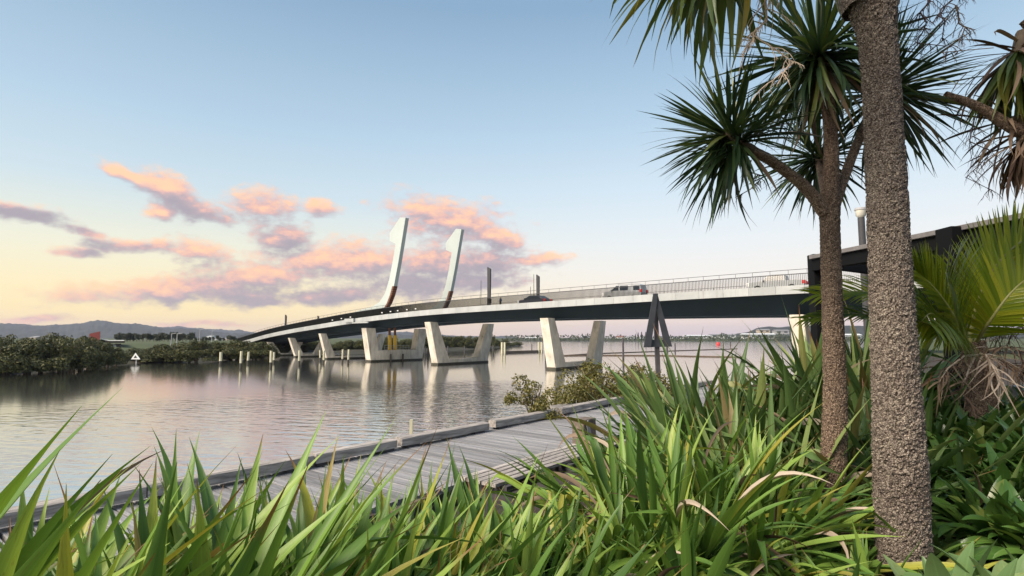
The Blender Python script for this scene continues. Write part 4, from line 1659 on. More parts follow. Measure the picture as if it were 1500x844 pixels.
flax('small flax clump low at the bottom centre, in front of the others', 540, 1.9, 140, 1.27, 1.25, .22, seed=16, wk=0.74)
flax('flax clump in the bottom left, between the corner clump and the tall blades', 180, 1.75, 200, 1.55, 1.25, .22, seed=18, wk=0.85, lean=(.35, 0))
flax('flax clump behind the bottom left corner clump, against the boardwalk', 90, 2.55, 140, 1.12, 1.3, .28, seed=31, wk=.85, lean=(.2, 0))
flax('flax clump against the boardwalk behind the tall blades', 290, 2.85, 150, 1.18, 1.25, .3, seed=32, wk=.85)
flax('flax clump against the boardwalk right of the tall blades', 470, 3.05, 150, 1.12, 1.25, .3, seed=33, wk=.82)
flax('flax clump against the boardwalk left of the slatted bench', 650, 3.3, 150, 1.0, 1.3, .3, seed=34, wk=.8)
flax('wide arching bright flax clump in the middle of the garden', 960, 4.15, 300, 1.18, 2.5, .48, seed=7, wk=0.74, rise=.30, fans=22)
flax('bright flax clump grown into the right side of the wide arching one', 1075, 4.1, 280, 1.05, 2.4, .40, seed=19, wk=0.72, rise=.18, fans=15)
flax('bright flax clump in front of the wide one, hanging to the bottom edge', 960, 3.35, 280, 0.9, 2.4, .40, seed=20, wk=0.74, rise=.12, fans=15)
flax('flax tuft at the left foot of the wide arching clump', 845, 3.5, 200, 0.92, 1.9, .3, seed=8, wk=0.72)
flax('flax tuft behind the wide clump toward the boardwalk', 965, 5.6, 160, 1.02, 1.1, .35, seed=9, wk=.95)
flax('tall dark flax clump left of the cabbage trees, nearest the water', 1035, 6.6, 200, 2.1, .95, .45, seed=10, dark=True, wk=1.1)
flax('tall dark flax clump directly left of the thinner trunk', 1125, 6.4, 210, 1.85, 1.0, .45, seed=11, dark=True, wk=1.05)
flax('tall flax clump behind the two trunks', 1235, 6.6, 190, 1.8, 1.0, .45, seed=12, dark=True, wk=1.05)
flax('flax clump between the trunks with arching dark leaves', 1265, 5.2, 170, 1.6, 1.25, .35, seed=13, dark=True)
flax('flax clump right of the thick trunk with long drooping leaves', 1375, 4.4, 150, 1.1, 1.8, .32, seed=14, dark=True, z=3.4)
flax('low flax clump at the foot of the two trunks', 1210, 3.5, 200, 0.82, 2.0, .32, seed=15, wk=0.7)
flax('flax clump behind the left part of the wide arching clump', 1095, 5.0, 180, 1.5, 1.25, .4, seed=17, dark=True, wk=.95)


# ------------------------------------------------------------------ trunks
def trunk_mesh(pts, rad, name, mat, nseg=64, zstep=.012, amp=.07, seed=0):
    pts = [Vector(p) for p in pts]
    # resample
    L = [0]
    for a, c in zip(pts, pts[1:]):
        L.append(L[-1] + (c - a).length)
    n = max(6, int(L[-1] / zstep))
    P, Rd = [], []
    ext = [pts[0] * 2 - pts[1]] + pts + [pts[-1] * 2 - pts[-2]]
    for i in range(n + 1):
        d_ = L[-1] * i / n
        k = 0
        while k < len(L) - 2 and L[k + 1] < d_:
            k += 1
        t = (d_ - L[k]) / (L[k + 1] - L[k])
        a, b_, c_, d2 = ext[k], ext[k + 1], ext[k + 2], ext[k + 3]
        P.append(.5 * (2 * b_ + (c_ - a) * t + (2 * a - 5 * b_ + 4 * c_ - d2) * t * t + (3 * b_ - a - 3 * c_ + d2) * t ** 3))
        Rd.append(lerp(rad[k], rad[k + 1], t))
    mb = MB()
    V, UV = [], []
    ref = None
    for i, p in enumerate(P):
        t = (P[min(i + 1, n)] - P[max(i - 1, 0)]).normalized()
        if ref is None:
            ref = t.cross(Vector((0, 1, 0))).normalized()
        ref = (ref - t * ref.dot(t)).normalized()
        bi = t.cross(ref)
        for j in range(nseg):
            a = 2 * math.pi * j / nseg
            dv = ref * math.cos(a) + bi * math.sin(a)
            q = p + dv * Rd[i]
            w0 = noise.cell(Vector((q.x * 60 + 3 * noise.noise(q * 20), q.y * 60, q.z * 75 + 3 * noise.noise(q * 22)))) - .5
            lump = noise.noise(q * 5 + Vector((seed, 0, 0))) * .45
            fine = noise.noise(q * 75) * .35
            V.append(p + dv * Rd[i] * (1 + amp * (w0 * .75 + lump + fine)))
            UV.append((j / nseg, i / n))
    mb.add(V, [(i * nseg + j, i * nseg + (j + 1) % nseg, (i + 1) * nseg + (j + 1) % nseg, (i + 1) * nseg + j) for i in range(n) for j in range(nseg)], 0, UV, False)
    return mb


def cord_leaf_mesh(bend, seed, mat, wd=.044, nm='leaf'):
    rdl = random.Random(seed)
    n = 7
    pts, ws = [], []
    p = Vector((0, 0, 0))
    for i in range(n + 1):
        t = i / n
        pts.append(p.copy())
        ws.append(wd * (.5 + .5 * sstep(0, .22, t)) * (1 - sstep(.55, 1.0, t) ** 1.3 * .97))
        a = bend * t ** 1.6
        p = p + Vector((math.sin(a), .0, math.cos(a))) / n
    mb = MB()
    mb.blade(pts, ws, up=(-1, rdl.uniform(-.1, .1), 0), fold=.22)
    return mb.mesh(nm, mat)


CL = [cord_leaf_mesh(bd, i, M['cord'], .033) for i, bd in enumerate((.15, .35, .6, .9, 1.35))]
CLL = [cord_leaf_mesh(bd, i, M['cordlit'], .05) for i, bd in enumerate((.3, .5, .8, 1.1, 1.4))]
CLD = [cord_leaf_mesh(bd, i, M['dead'], .035) for i, bd in enumerate((.5, .9, 1.4))]


def dir_to(az_, tilt):
    return Vector((math.sin(tilt) * math.cos(az_), math.sin(tilt) * math.sin(az_), math.cos(tilt)))


def head(tree, centre, axis_, n, L, maxang, meshes, seed, droop=.25, dead=0, name='leaf_head'):
    """one tuft: a short growing tip with sword leaves radiating about axis_"""
    rdl = random.Random(seed)
    centre = Vector(centre)
    ax = Vector(axis_).normalized()
    mb = MB()
    mb.tube([centre - ax * .18, centre + ax * .02, centre + ax * .14], [.05, .045, .015], 8)
    hd = mb.build(name, M['stem'], tree)
    q0 = ax.to_track_quat('Z', 'Y').to_matrix()
    for k in range(n):
        u_ = (k + .5) / n
        a = k * 2.39996 + rdl.uniform(-.25, .25)
        tl = math.acos(1 - (1 - math.cos(maxang)) * u_) * rdl.uniform(.92, 1.05)
        dv = q0 @ dir_to(a, tl)
        dv = (dv + Vector((0, 0, -droop * rdl.uniform(.2, 1.0)))).normalized()
        # local X of the leaf (bend direction) should point downwards
        zax = dv
        down = Vector((0, 0, -1))
        xax = (down - zax * down.dot(zax))
        if xax.length < .1:
            xax = Vector((1, 0, 0)) - zax * zax.x
        xax.normalize()
        yax = zax.cross(xax)
        mat = Matrix((xax, yax, zax)).transposed()
        mat = mat @ Matrix.Rotation(rdl.uniform(-.7, .7), 3, 'Z')
        Lk = L * rdl.uniform(.78, 1.1)
        me = meshes[min(len(meshes) - 1, int(abs(rdl.gauss(0, 1.3)) + (1.5 if tl > 1.2 else 0)))]
        if k >= n - dead:
            me = CLD[rdl.randrange(3)]
        o = bpy.data.objects.new('leaf', me)
        C.objects.link(o)
        o.parent = hd
        o.location = centre + ax * rdl.uniform(-.08, .1) + dv * .02 - ORG[tree]
        o.rotation_euler = mat.to_euler()
        o.scale = (Lk, rdl.uniform(.75, 1.2) * (.35 + .75 * L), Lk)
    return hd


def panicle(tree, p0, length, spread, seed, mat, name='flower_stalk', thick=.005):
    rdl = random.Random(seed)
    p0 = Vector(p0)
    mb = MB()
    main = [p0 + Vector((rdl.uniform(-.03, .03) * k, rdl.uniform(-.02, .02) * k, -length * k / 6)) for k in range(7)]
    mb.tube(main, [thick * 1.6 * (1 - k * .1) for k in range(7)], 5)
    def curl(c, dv, ln, r, depth):
        q = [c.copy()]
        d_ = dv.normalized()
        for i in range(6):
            d_ = (d_ + Vector((rdl.gauss(0, .16), rdl.gauss(0, .16), -.22))).normalized()
            c = c + d_ * ln / 6
            q.append(c.copy())
        mb.tube(q, [r * (1 - .11 * i) for i in range(7)], 4)
        if depth:
            for i in (1, 2, 3, 4, 5):
                a = rdl.uniform(0, 6.28)
                curl(q[i], (q[i + 1] - q[i]).normalized() + Vector((math.cos(a), math.sin(a), rdl.uniform(-.3, .3))) * .8, ln * rdl.uniform(.25, .5), r * .6, 0)
    for k in range(1, 7):
        for j in range(4):
            c = main[k - 1].lerp(main[k], rdl.random())
            a = rdl.uniform(0, 6.28)
            ln = length * rdl.uniform(.22, .46) * (1.15 - k * .1)
            curl(c, Vector((math.cos(a) * spread * 1.6, math.sin(a) * spread * 1.6, -.35)), ln, thick * .8, 1)
    o = mb.build(name, mat, tree)
    return o


# thick trunk tree
D1 = 3.6
t1 = thing('cabbage_tree', 'cabbage tree with the thickest corky trunk, in the right foreground', 'tree', at(1326, 860, D1))
tp = [at(1327, 950, D1), at(1325, 844, D1), at(1319, 700, D1), at(1312, 560, D1), at(1304, 400, D1), at(1297, 250, D1), at(1290, 110, D1), at(1283, 40, D1), at(1274, -20, D1)]
tr = [w_ / 2 / F * D1 for w_ in (70, 66, 68, 61, 55, 52, 50, 54, 78)]
trunk_mesh(tp, tr, 'trunk', M['bark'], 96, .011, .075, 1).build('trunk', M['bark'], t1)
trunk_mesh([at(1262, 10, D1), at(1235, -35, D1 + .05), at(1190, -110, D1 - .1)], [.13, .10, .07], 'b', M['bark'], 32, .03).build('branch', M['bark'], t1)
trunk_mesh([at(1284, 10, D1), at(1310, -50, D1 + .1), at(1350, -120, D1 + .2)], [.13, .10, .07], 'b', M['bark'], 32, .03).build('branch', M['bark'], t1)
trunk_mesh([at(1190, -105, D1 - .1), at(1120, -135, D1 - .25), at(1075, -120, D1 - .35)], [.07, .055, .045], 'b', M['bark'], 24, .03).build('branch', M['bark'], t1)
head(t1, at(1072, -118, D1 - .4), (-.25, -.15, .35), 200, .98, 2.3, CLL, 21, .6)
head(t1, at(1370, -150, D1 + .3), (.3, .2, .6), 100, .82, 2.5, CL, 22, .6, dead=24)
panicle(t1, at(1118, -25, D1 - .45), .66, .55, 5, M['flower'])
panicle(t1, at(1360, -10, D1 + .2), .42, .5, 6, M['flowerdark'])
panicle(t1, at(1392, -25, D1 + .2), .40, .5, 7, M['flowerdark'])

# thinner trunk tree with several heads
D2 = 4.6
t2 = thing('cabbage_tree', 'thinner forked cabbage tree with spiky leaf heads, left of the thick trunk', 'tree', at(1215, 782, D2))
tp = [at(1216, 800, D2), at(1217, 745, D2), at(1222, 640, D2), at(1223, 560, D2), at(1219, 440, D2), at(1216, 340, D2), at(1215, 290, D2)]
tr = [w_ / 2 / F * D2 for w_ in (40, 34, 34, 31, 28, 27, 30)]
trunk_mesh(tp, tr, 'trunk', M['bark2'], 72, .013, .075, 2).build('trunk', M['bark2'], t2)
bk = M['bark2']
trunk_mesh([at(1208, 312, D2 - .02), at(1180, 275, D2 - .05), at(1130, 236, D2 - .08), at(1086, 214, D2 - .1)], [.055, .05, .044, .04], 'b', bk, 32, .02, .06).build('branch', bk, t2)
trunk_mesh([at(1215, 300, D2), at(1218, 230, D2), at(1213, 150, D2 + .05), at(1205, 80, D2 + .1)], [.07, .06, .052, .045], 'b', bk, 40, .02, .06).build('branch', bk, t2)
trunk_mesh([at(1222, 302, D2 + .03), at(1236, 262, D2 + .1), at(1258, 205, D2 + .25), at(1285, 150, D2 + .45)], [.05, .042, .04, .036], 'b', bk, 32, .02, .06).build('branch', bk, t2)
trunk_mesh([at(1213, 290, D2 + .06), at(1205, 262, D2 + .5), at(1200, 240, D2 + 1.0)], [.05, .04, .035], 'b', bk, 24, .03, .06).build('branch', bk, t2)
head(t2, at(1076, 205, D2 - .12), (-.75, -.1, .45), 230, .74, 2.1, CL, 31, .3, dead=6)
head(t2, at(1200, 85, D2 + .1), (-.15, 0, 1), 260, .95, 2.55, CL, 32, .45, dead=10)
head(t2, at(1292, 138, D2 + .5), (.5, .2, .6), 220, .92, 2.0, CL, 33, .3, dead=6)
head(t2, at(1200, 232, D2 + 1.05), (-.1, .5, .3), 170, .72, 2.2, CL, 34, .4)
panicle(t2, at(1100, 235, D2 - .1), .3, .35, 8, M['dead'])

# tree right of the frame whose branches reach in
D3 = 4.4
t3 = thing('cabbage_tree', 'cabbage tree mostly out of frame at right, with drooping brown leaves and bare branch', 'tree', at(1640, 760, D3))
trunk_mesh([at(1640, 770, D3), at(1630, 500, D3), at(1610, 280, D3)], [.12, .11, .1], 'trunk', M['bark2'], 40, .03, .07, 3).build('trunk', M['bark2'], t3)
trunk_mesh([at(1612, 300, D3), at(1560, 230, D3), at(1480, 185, D3), at(1430, 155, D3), at(1385, 138, D3)], [.08, .06, .048, .036, .025], 'b', bk, 24, .02, .06).build('branch', bk, t3)
trunk_mesh([at(1610, 285, D3), at(1580, 150, D3), at(1530, 60, D3), at(1500, 30, D3)], [.08, .06, .05, .04], 'b', bk, 24, .02, .06).build('branch', bk, t3)
head(t3, at(1492, 72, D3), (-.25, -.1, -.5), 110, .72, 2.0, CLL, 41, 1.3, dead=45)
head(t3, at(1500, 200, D3), (-.2, -.1, -.6), 110, .5, 2.0, CLD, 42, 1.3, dead=110)
head(t3, at(1480, 178, D3 + .1), (-.9, 0, -.1), 16, .55, 1.2, CLD + CL, 43, .5, dead=8)
panicle(t3, at(1428, 172, D3), .62, .45, 9, M['flowerdark'], thick=.004)
panicle(t3, at(1400, 8, D3 - .2), .42, .3, 10, M['dead'])


# ------------------------------------------------------------------ palm
def frond(palm, pix, width, seed, mat, leaflets=(.5, .42), n=44, angle=.95, upv=(0, 0, 1), droop=.2, stuff=True, wl=.03, sides=(1, -1), rm=None):
    rdl = random.Random(seed)
    P = [at(*q) for q in pix]
    ext = [P[0] * 2 - P[1]] + P + [P[-1] * 2 - P[-2]]
    pts = []
    for i in range(1, len(ext) - 2):
        for k in range(10):
            t = k / 10
            a, b_, c_, d2 = ext[i - 1], ext[i], ext[i + 1], ext[i + 2]
            pts.append(.5 * (2 * b_ + (c_ - a) * t + (2 * a - 5 * b_ + 4 * c_ - d2) * t * t + (3 * b_ - a - 3 * c_ + d2) * t ** 3))
    pts.append(P[-1])
    m = len(pts)
    mb = MB()
    mb.tube(pts, [width * (1 - .85 * i / (m - 1)) for i in range(m)], 6)
    fr = mb.build('frond', rm or M['rachis'], palm)
    LB_ = MB()
    for k in range(n):
        t = .12 + .88 * (k + .5) / n
        f = t * (m - 1)
        i = min(int(f), m - 2)
        p = pts[i].lerp(pts[i + 1], f - i)
        tan = (pts[min(i + 2, m - 1)] - pts[max(i - 1, 0)]).normalized()
        side = tan.cross(Vector(upv)).normalized()
        nn = side.cross(tan).normalized()
        for sg in sides:
            ln = lerp(leaflets[0], leaflets[1], t) * (.45 + .55 * sstep(0.05, .3, t)) * (1 - .35 * sstep(.75, 1, t)) * rdl.uniform(.88, 1.08)
            an = angle * (1 - .35 * t) * rdl.uniform(.93, 1.07)
            dv = (tan * math.cos(an) + side * sg * math.sin(an) + nn * rdl.uniform(.12, .3)).normalized()
            q = []
            pos = p.copy()
            for j in range(6):
                q.append(pos.copy())
                dv = (dv + Vector((0, 0, -droop * .16 * (j + .5)))).normalized()
                pos = pos + dv * ln / 5
            ws = [wl * .6, wl, wl * .95, wl * .8, wl * .5, wl * .06]
            if stuff:
                LB_.blade(q, ws, up=tuple(nn), fold=.3)
            else:
                one = MB()
                one.blade(q, ws, up=tuple(nn), fold=.3)
                one.build('leaflet', mat, fr)
    if stuff:
        o = LB_.build('leaflets', mat, fr)
        o['kind'] = 'stuff'
    return fr


DP = 5.3
palm = thing('nikau_palm', 'young palm with upright feathery fronds right of the thick trunk', 'palm', at(1440, 640, DP))
trunk_mesh([at(1440, 665, DP), at(1436, 560, DP), at(1425, 500, DP)], [.13, .12, .1], 'trunk', M['bark2'], 32, .03, .12, 8).build('trunk', M['bark2'], palm)
frond(palm, [(1420, 505, DP), (1430, 450, DP - .05), (1455, 395, DP - .1), (1500, 352, DP - .1), (1570, 330, DP - .1)], .022, 1, M['nikau'], (.56, .50), 70, .85, (-.4, -.8, .35), .05, False, .024)
frond(palm, [(1415, 508, DP), (1400, 470, DP - .1), (1382, 440, DP - .2), (1362, 415, DP - .25), (1342, 398, DP - .3)], .022, 2, M['nikau'], (.46, .38), 68, .75, (.15, -.95, .2), .06, False, .023)
frond(palm, [(1418, 506, DP + .1), (1414, 465, DP + .15), (1406, 430, DP + .2), (1396, 405, DP + .25)], .018, 13, M['nikau'], (.46, .40), 50, .62, (0, -.98, .1), .04, True, .026)
frond(palm, [(1412, 512, DP), (1388, 492, DP - .15), (1365, 478, DP - .2), (1340, 470, DP - .25), (1315, 472, DP - .3)], .02, 12, M['nikau'], (.46, .36), 56, .85, (0, -.9, .4), .3, True, .026)
frond(palm, [(1410, 508, DP), (1385, 470, DP - .2), (1340, 440, DP - .3), (1270, 428, DP - .3), (1195, 432, DP - .3)], .02, 3, M['nikau'], (.44, .40), 54, .5, (.1, -.8, .6), .2, True, .019)
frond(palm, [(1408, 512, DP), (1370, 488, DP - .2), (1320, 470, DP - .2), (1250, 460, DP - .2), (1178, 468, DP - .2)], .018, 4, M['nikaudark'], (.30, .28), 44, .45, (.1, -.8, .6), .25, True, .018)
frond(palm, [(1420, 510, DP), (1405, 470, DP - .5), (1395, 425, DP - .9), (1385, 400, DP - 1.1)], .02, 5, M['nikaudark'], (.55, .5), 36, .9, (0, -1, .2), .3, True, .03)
frond(palm, [(1425, 508, DP), (1450, 470, DP - .3), (1490, 420, DP - .4), (1560, 370, DP - .4)], .022, 6, M['nikau'], (.55, .5), 40, 1.0, (-.3, -.9, .4), .15, True, .032)
frond(palm, [(1420, 505, DP), (1412, 470, DP + .3), (1402, 440, DP + .4), (1392, 420, DP + .45)], .022, 7, M['nikau'], (.48, .4), 40, .8, (-.2, -1, .2), .05, True, .032)
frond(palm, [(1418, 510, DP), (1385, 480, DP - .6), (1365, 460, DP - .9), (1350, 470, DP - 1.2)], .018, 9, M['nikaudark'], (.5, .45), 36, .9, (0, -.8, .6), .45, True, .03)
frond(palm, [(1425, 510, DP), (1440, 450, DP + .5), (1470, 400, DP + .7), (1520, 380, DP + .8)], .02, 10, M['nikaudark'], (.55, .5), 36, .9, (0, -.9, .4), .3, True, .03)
# dead fronds collapsed round the base, all curls
def dead_frond(pix, n, seed, mat, L_=.42):
    rdl = random.Random(seed)
    P = [at(*q) for q in pix]
    mb = MB()
    mb.tube(P, [.010, .008, .006, .004][:len(P)], 6)
    fr = mb.build('frond', M['flower'], palm)
    fr['label'] = 'dead brown frond'
    mb = MB()
    for k in range(n):
        f = rdl.uniform(.05, 1) * (len(P) - 1.001)
        i = int(f)
        p = P[i].lerp(P[i + 1], f - i)
        tan = (P[i + 1] - P[i]).normalized()
        dv = (tan * rdl.uniform(.2, 1) + Vector((rdl.gauss(0, .6), rdl.gauss(-.1, .5), rdl.gauss(.1, .4)))).normalized()
        ln = L_ * rdl.uniform(.45, 1.1)
        curl = Vector((rdl.gauss(0, .16), rdl.gauss(0, .16), -rdl.uniform(.10, .5)))
        q = []
        for j in range(8):
            q.append(p.copy())
            dv = (dv + curl).normalized()
            p = p + dv * ln / 7
        wl = rdl.uniform(.006, .016)
        mb.blade(q, [wl * .7, wl, wl, wl * .9, wl * .8, wl * .6, wl * .4, wl * .1], up=(rdl.gauss(0, .3), -.6, .7), fold=.4)
    o = mb.build('dry_leaflets', mat, fr)
    o['kind'] = 'stuff'


for k, (pix, n, mt) in enumerate([([(1432, 520, DP - .1), (1412, 522, DP - .4), (1388, 540, DP - .6), (1376, 560, DP - .65)], 34, 'pale'), ([(1436, 518, DP - .1), (1444, 520, DP - .5), (1456, 540, DP - .7), (1464, 562, DP - .75)], 30, 'pale'),
                                  ([(1440, 515, DP), (1470, 508, DP - .2), (1500, 515, DP - .3), (1530, 540, DP - .3)], 48, 'dead'), ([(1440, 508, DP), (1462, 470, DP + .2), (1490, 440, DP + .3), (1520, 430, DP + .3)], 44, 'pale'),
                                  ([(1445, 520, DP), (1480, 535, DP - .2), (1510, 545, DP - .3), (1550, 570, DP - .3)], 54, 'pale'), ([(1450, 500, DP + .3), (1490, 480, DP + .4), (1530, 480, DP + .5), (1560, 500, DP + .5)], 60, 'dead'),
                                  ([(1428, 522, DP - .1), (1420, 540, DP - .4), (1412, 560, DP - .5), (1408, 575, DP - .5)], 22, 'dead')]):
    dead_frond(pix, int(n * 1.45), 50 + k, M['dead' if k in (0, 3, 4) else mt], .36)

# small spiky plants between the trunks and at the far right
head(thing('spiky_plant', 'small dark spiky plant seen between the two trunks behind the flax', 'plant', at(1248, 560, 7.6)), at(1248, 535, 7.6), (0, 0, 1), 70, .42, 1.4, CL, 51, 0.0)


# ------------------------------------------------------------------ broad-leaved plants
def broad_mesh(bend, seed, mat, wd=.26):
    rdl = random.Random(seed)
    n = 9
    pts, ws = [], []
    p = Vector((0, 0, 0))
    for i in range(n + 1):
        t = i / n
        pts.append(p.copy())
        ws.append(wd * max(.03, math.sin(math.pi * min(1, t * .93 + .06)) ** .8 * (1 - .15 * t)) if t > .06 else wd * .16)
        a = bend * t ** 1.3
        p = p + Vector((math.sin(a), .03 * math.sin(t * 5 + seed), math.cos(a))) / n
    mb = MB()
    mb.blade(pts, ws, up=(-1, 0, 0), fold=.3)
    return mb.mesh('broad_leaf', mat)


BL = [broad_mesh(bd, i, M['broad'], wdt) for i, (bd, wdt) in enumerate(((.5, .25), (.9, .27), (1.3, .27), (1.7, .26), (2.1, .25)))]
BLL = [broad_mesh(bd, i, M['broadlight'], wdt) for i, (bd, wdt) in enumerate(((.4, .30), (.8, .34), (1.2, .32), (1.5, .30)))]


def broad_plant(label, px, py, D, n, L, spread, seed, light=False, z=None):
    rdl = random.Random(seed * 7 + 1)
    v = at(px, py, D)
    v.z = ground_h(v.x, v.y) if z is None else z
    root = thing('broad_leaf_plant', label, 'plant', v, 0, 'broad leaved plants at the right')
    V = BLL if light else BL
    h = at(px, py, D).z - v.z
    for k in range(n):
        u_ = (k + .5) / n
        a = k * 2.39996 + rdl.uniform(-.4, .4)
        tl = u_ * spread * rdl.uniform(.8, 1.2)
        me = V[min(len(V) - 1, max(0, int(u_ * len(V) + rdl.gauss(0, .8))))]
        l_ = L * rdl.uniform(.75, 1.15)
        zz = max(0, h - L * .55) * (1 - .55 * u_) * rdl.uniform(.7, 1.05)
        rr = .05 + .16 * u_
        leafobj(me, root, (math.cos(a) * rr, math.sin(a) * rr, zz), a, tl + .1, rdl.uniform(-.6, .6), (l_, l_ * rdl.uniform(.85, 1.2), l_))
    mb = MB()
    for k in range(5):
        a = k * 1.3
        mb.tube([(0, 0, -.05), (math.cos(a) * .08, math.sin(a) * .08, max(.1, h - L * .5))], [.012, .008], 5)
    mb.build('stems', M['stem'], root, local=True)
    return root


BP = [(1372, 590, 5.6), (1420, 592, 5.5), (1470, 590, 5.4), (1520, 592, 5.3), (1380, 625, 5.0), (1432, 622, 4.9), (1488, 628, 4.8), (1405, 652, 4.6), (1455, 655, 4.5), (1512, 655, 4.4), (1470, 690, 4.15), (1425, 600, 6.0), (1530, 700, 4.0), (1365, 575, 6.2), (1500, 735, 3.7), (1445, 720, 3.9), (1550, 760, 3.5)]
names = ['leftmost of the back row, beside the thick trunk', 'second in the back row, under the palm', 'third in the back row, below the dead fronds', 'at the right edge of the back row', 'in the middle row beside the thick trunk', 'in the centre of the middle row', 'right of the centre in the middle row',
         'in the front row nearest the thick trunk', 'in the centre of the front row', 'in the front row at the right frame edge', 'lowest at right, over the bare soil', 'behind the back row under the palm trunk', 'low at the right frame edge', 'farthest back beside the thick trunk', 'over the soil, just above the pale plants at right', 'over the soil, nearest the thick trunk', 'at the right frame edge just above the pale plants']
for k, ((px, py, D), nm_) in enumerate(zip(BP, names)):
    broad_plant('glossy green broad leaved plant ' + nm_, px, py, D, 62, .36, 1.3, k)
for k, (px, py, D, nm_) in enumerate([(1400, 835, 2.75, 'beside the foot of the thick trunk'), (1492, 838, 2.7, 'at the bottom right corner'), (1445, 885, 2.5, 'at the bottom edge between the other two'), (1545, 850, 2.9, 'partly cut by the right frame edge')]):
    broad_plant('pale green broad leaved plant ' + nm_, px, py, D, 22, .40, 1.05, 40 + k, True)
# twigs on the soil
mb = MB()
rd = random.Random(17)
for k in range(420):
    D = rd.uniform(2.6, 5.0)
    px = rd.uniform(1150, 1560)
    x = (px - 750) / F * D
    z = ground_h(x, D) + .03
    a = rd.uniform(0, 6.28)
    ln = rd.uniform(.05, .3)
    mb.tube([(x, D, z), (x + math.cos(a) * ln * .5, D + math.sin(a) * ln * .5, z + rd.uniform(0, .06)), (x + math.cos(a) * ln, D + math.sin(a) * ln, z + .01)], rd.uniform(.003, .008), 4)
o = mb.build('twig_litter', M['twig'])
tag(o, 'brown twigs and dead leaf litter on the soil at the right', 'leaf litter', None, 'stuff')

# ------------------------------------------------------------------ black shelter at right
DS = 9.6
pL = at(1199, 372, DS)
root = thing('shelter', 'black steel shelter with flat beams behind the trees at right', 'shelter', (pL.x + 2, DS, ground_h(pL.x + 2, DS)))


def post(px0, px1, top, D, m='black'):
    a, c = at(px0, top, D), at(px1, top, D)
    wd = c.x - a.x
    mb = MB()
    cx = (a.x + c.x) / 2
    zb = ground_h(cx, D) - .3
    mb.box((cx, D + wd / 2, (zb + a.z) / 2), (wd, wd, a.z - zb))
    mb.build('post', M[m], root, bevel=.01)


post(1191, 1208, 372, DS)
post(1393, 1424, 331, 6.95)


def beam(p0, p1, wd, ht, m, nm):
    mb = MB()
    mb.bar(p0, p1, wd, ht)
    mb.build(nm, M[m], root, bevel=.008)


# long front beam with a grey top board, running from the far post past the frame
a, c = Vector((5.38, 9.62, 0)), Vector((6.34, 4.9, 0))
a2, c2 = Vector((a.x, a.y, 6.28)), Vector((c.x, c.y, 6.28))
beam(a2, c2, .14, .20, 'black', 'front_beam')
beam(a2 + Vector((0, 0, .14)), c2 + Vector((0, 0, .14)), .24, .07, 'beamtop', 'top_board')
off = Vector((2.2, 1.4, 0))
beam(a2 + off, c2 + off, .16, .26, 'black', 'rear_beam')
for k in range(7):
    t = (k + .3) / 7
    p0 = a2.lerp(c2, t) + Vector((0, 0, .02))
    beam(p0 + off.normalized() * .09, p0 + off - off.normalized() * .09, .07, .2, 'black', 'rafter')
b0 = at(1404, 338, 7.05)
beam(Vector((b0.x, b0.y, b0.z)) + Vector((.32, .1, 0)), Vector((b0.x + 2.4, b0.y + 1.2, b0.z)), .2, .2, 'black', 'cap_beam')
mb = MB()
cR = c2 + off
mb.box((cR.x, cR.y, (6.1 + 3.3) / 2), (.2, .2, 2.8))
mb.build('post', M['black'], root)
mb = MB()
cR = a2 + off
mb.box((cR.x, cR.y, (6.1 + 3.0) / 2), (.2, .2, 3.1))
mb.build('post', M['black'], root)
# low timber deck edge under the palm
mb = MB()
mb.bar(at(1470, 572, 6.0), at(1600, 582, 5.2), .3, .12)
tag(mb.build('timber_edge', M['wood']), 'weathered grey timber edge behind the dead palm fronds at right', 'timber edge')

# street lamp
DL = 13.0
v = at(1272, 500, DL)
gz = ground_h(v.x, DL)
root = thing('street_lamp', 'dark street lamp column with pale lamp head between the trunks', 'street lamp', (v.x, DL, gz))
a, c = at(1272, 470, DL), at(1263, 319, DL)
mb = MB()
mb.tube([(v.x, DL, gz), (v.x, DL, c.z)], [.085, .075], 14)
mb.build('column', M['raildark'], root)
mb = MB()
z0, z1 = c.z, at(1263, 305, DL).z
mb.tube([(v.x, DL, z0), (v.x, DL, z0 + .05), (v.x, DL, z1 - .05)], [.06, .11, .12], 14)
mb.build('lamp_head', M['lampglass'], root)
mb = MB()
mb.tube([(v.x, DL, z1 - .05), (v.x, DL, z1)], [.135, .13], 14)
mb.build('lamp_cap', M['greywall'], root)


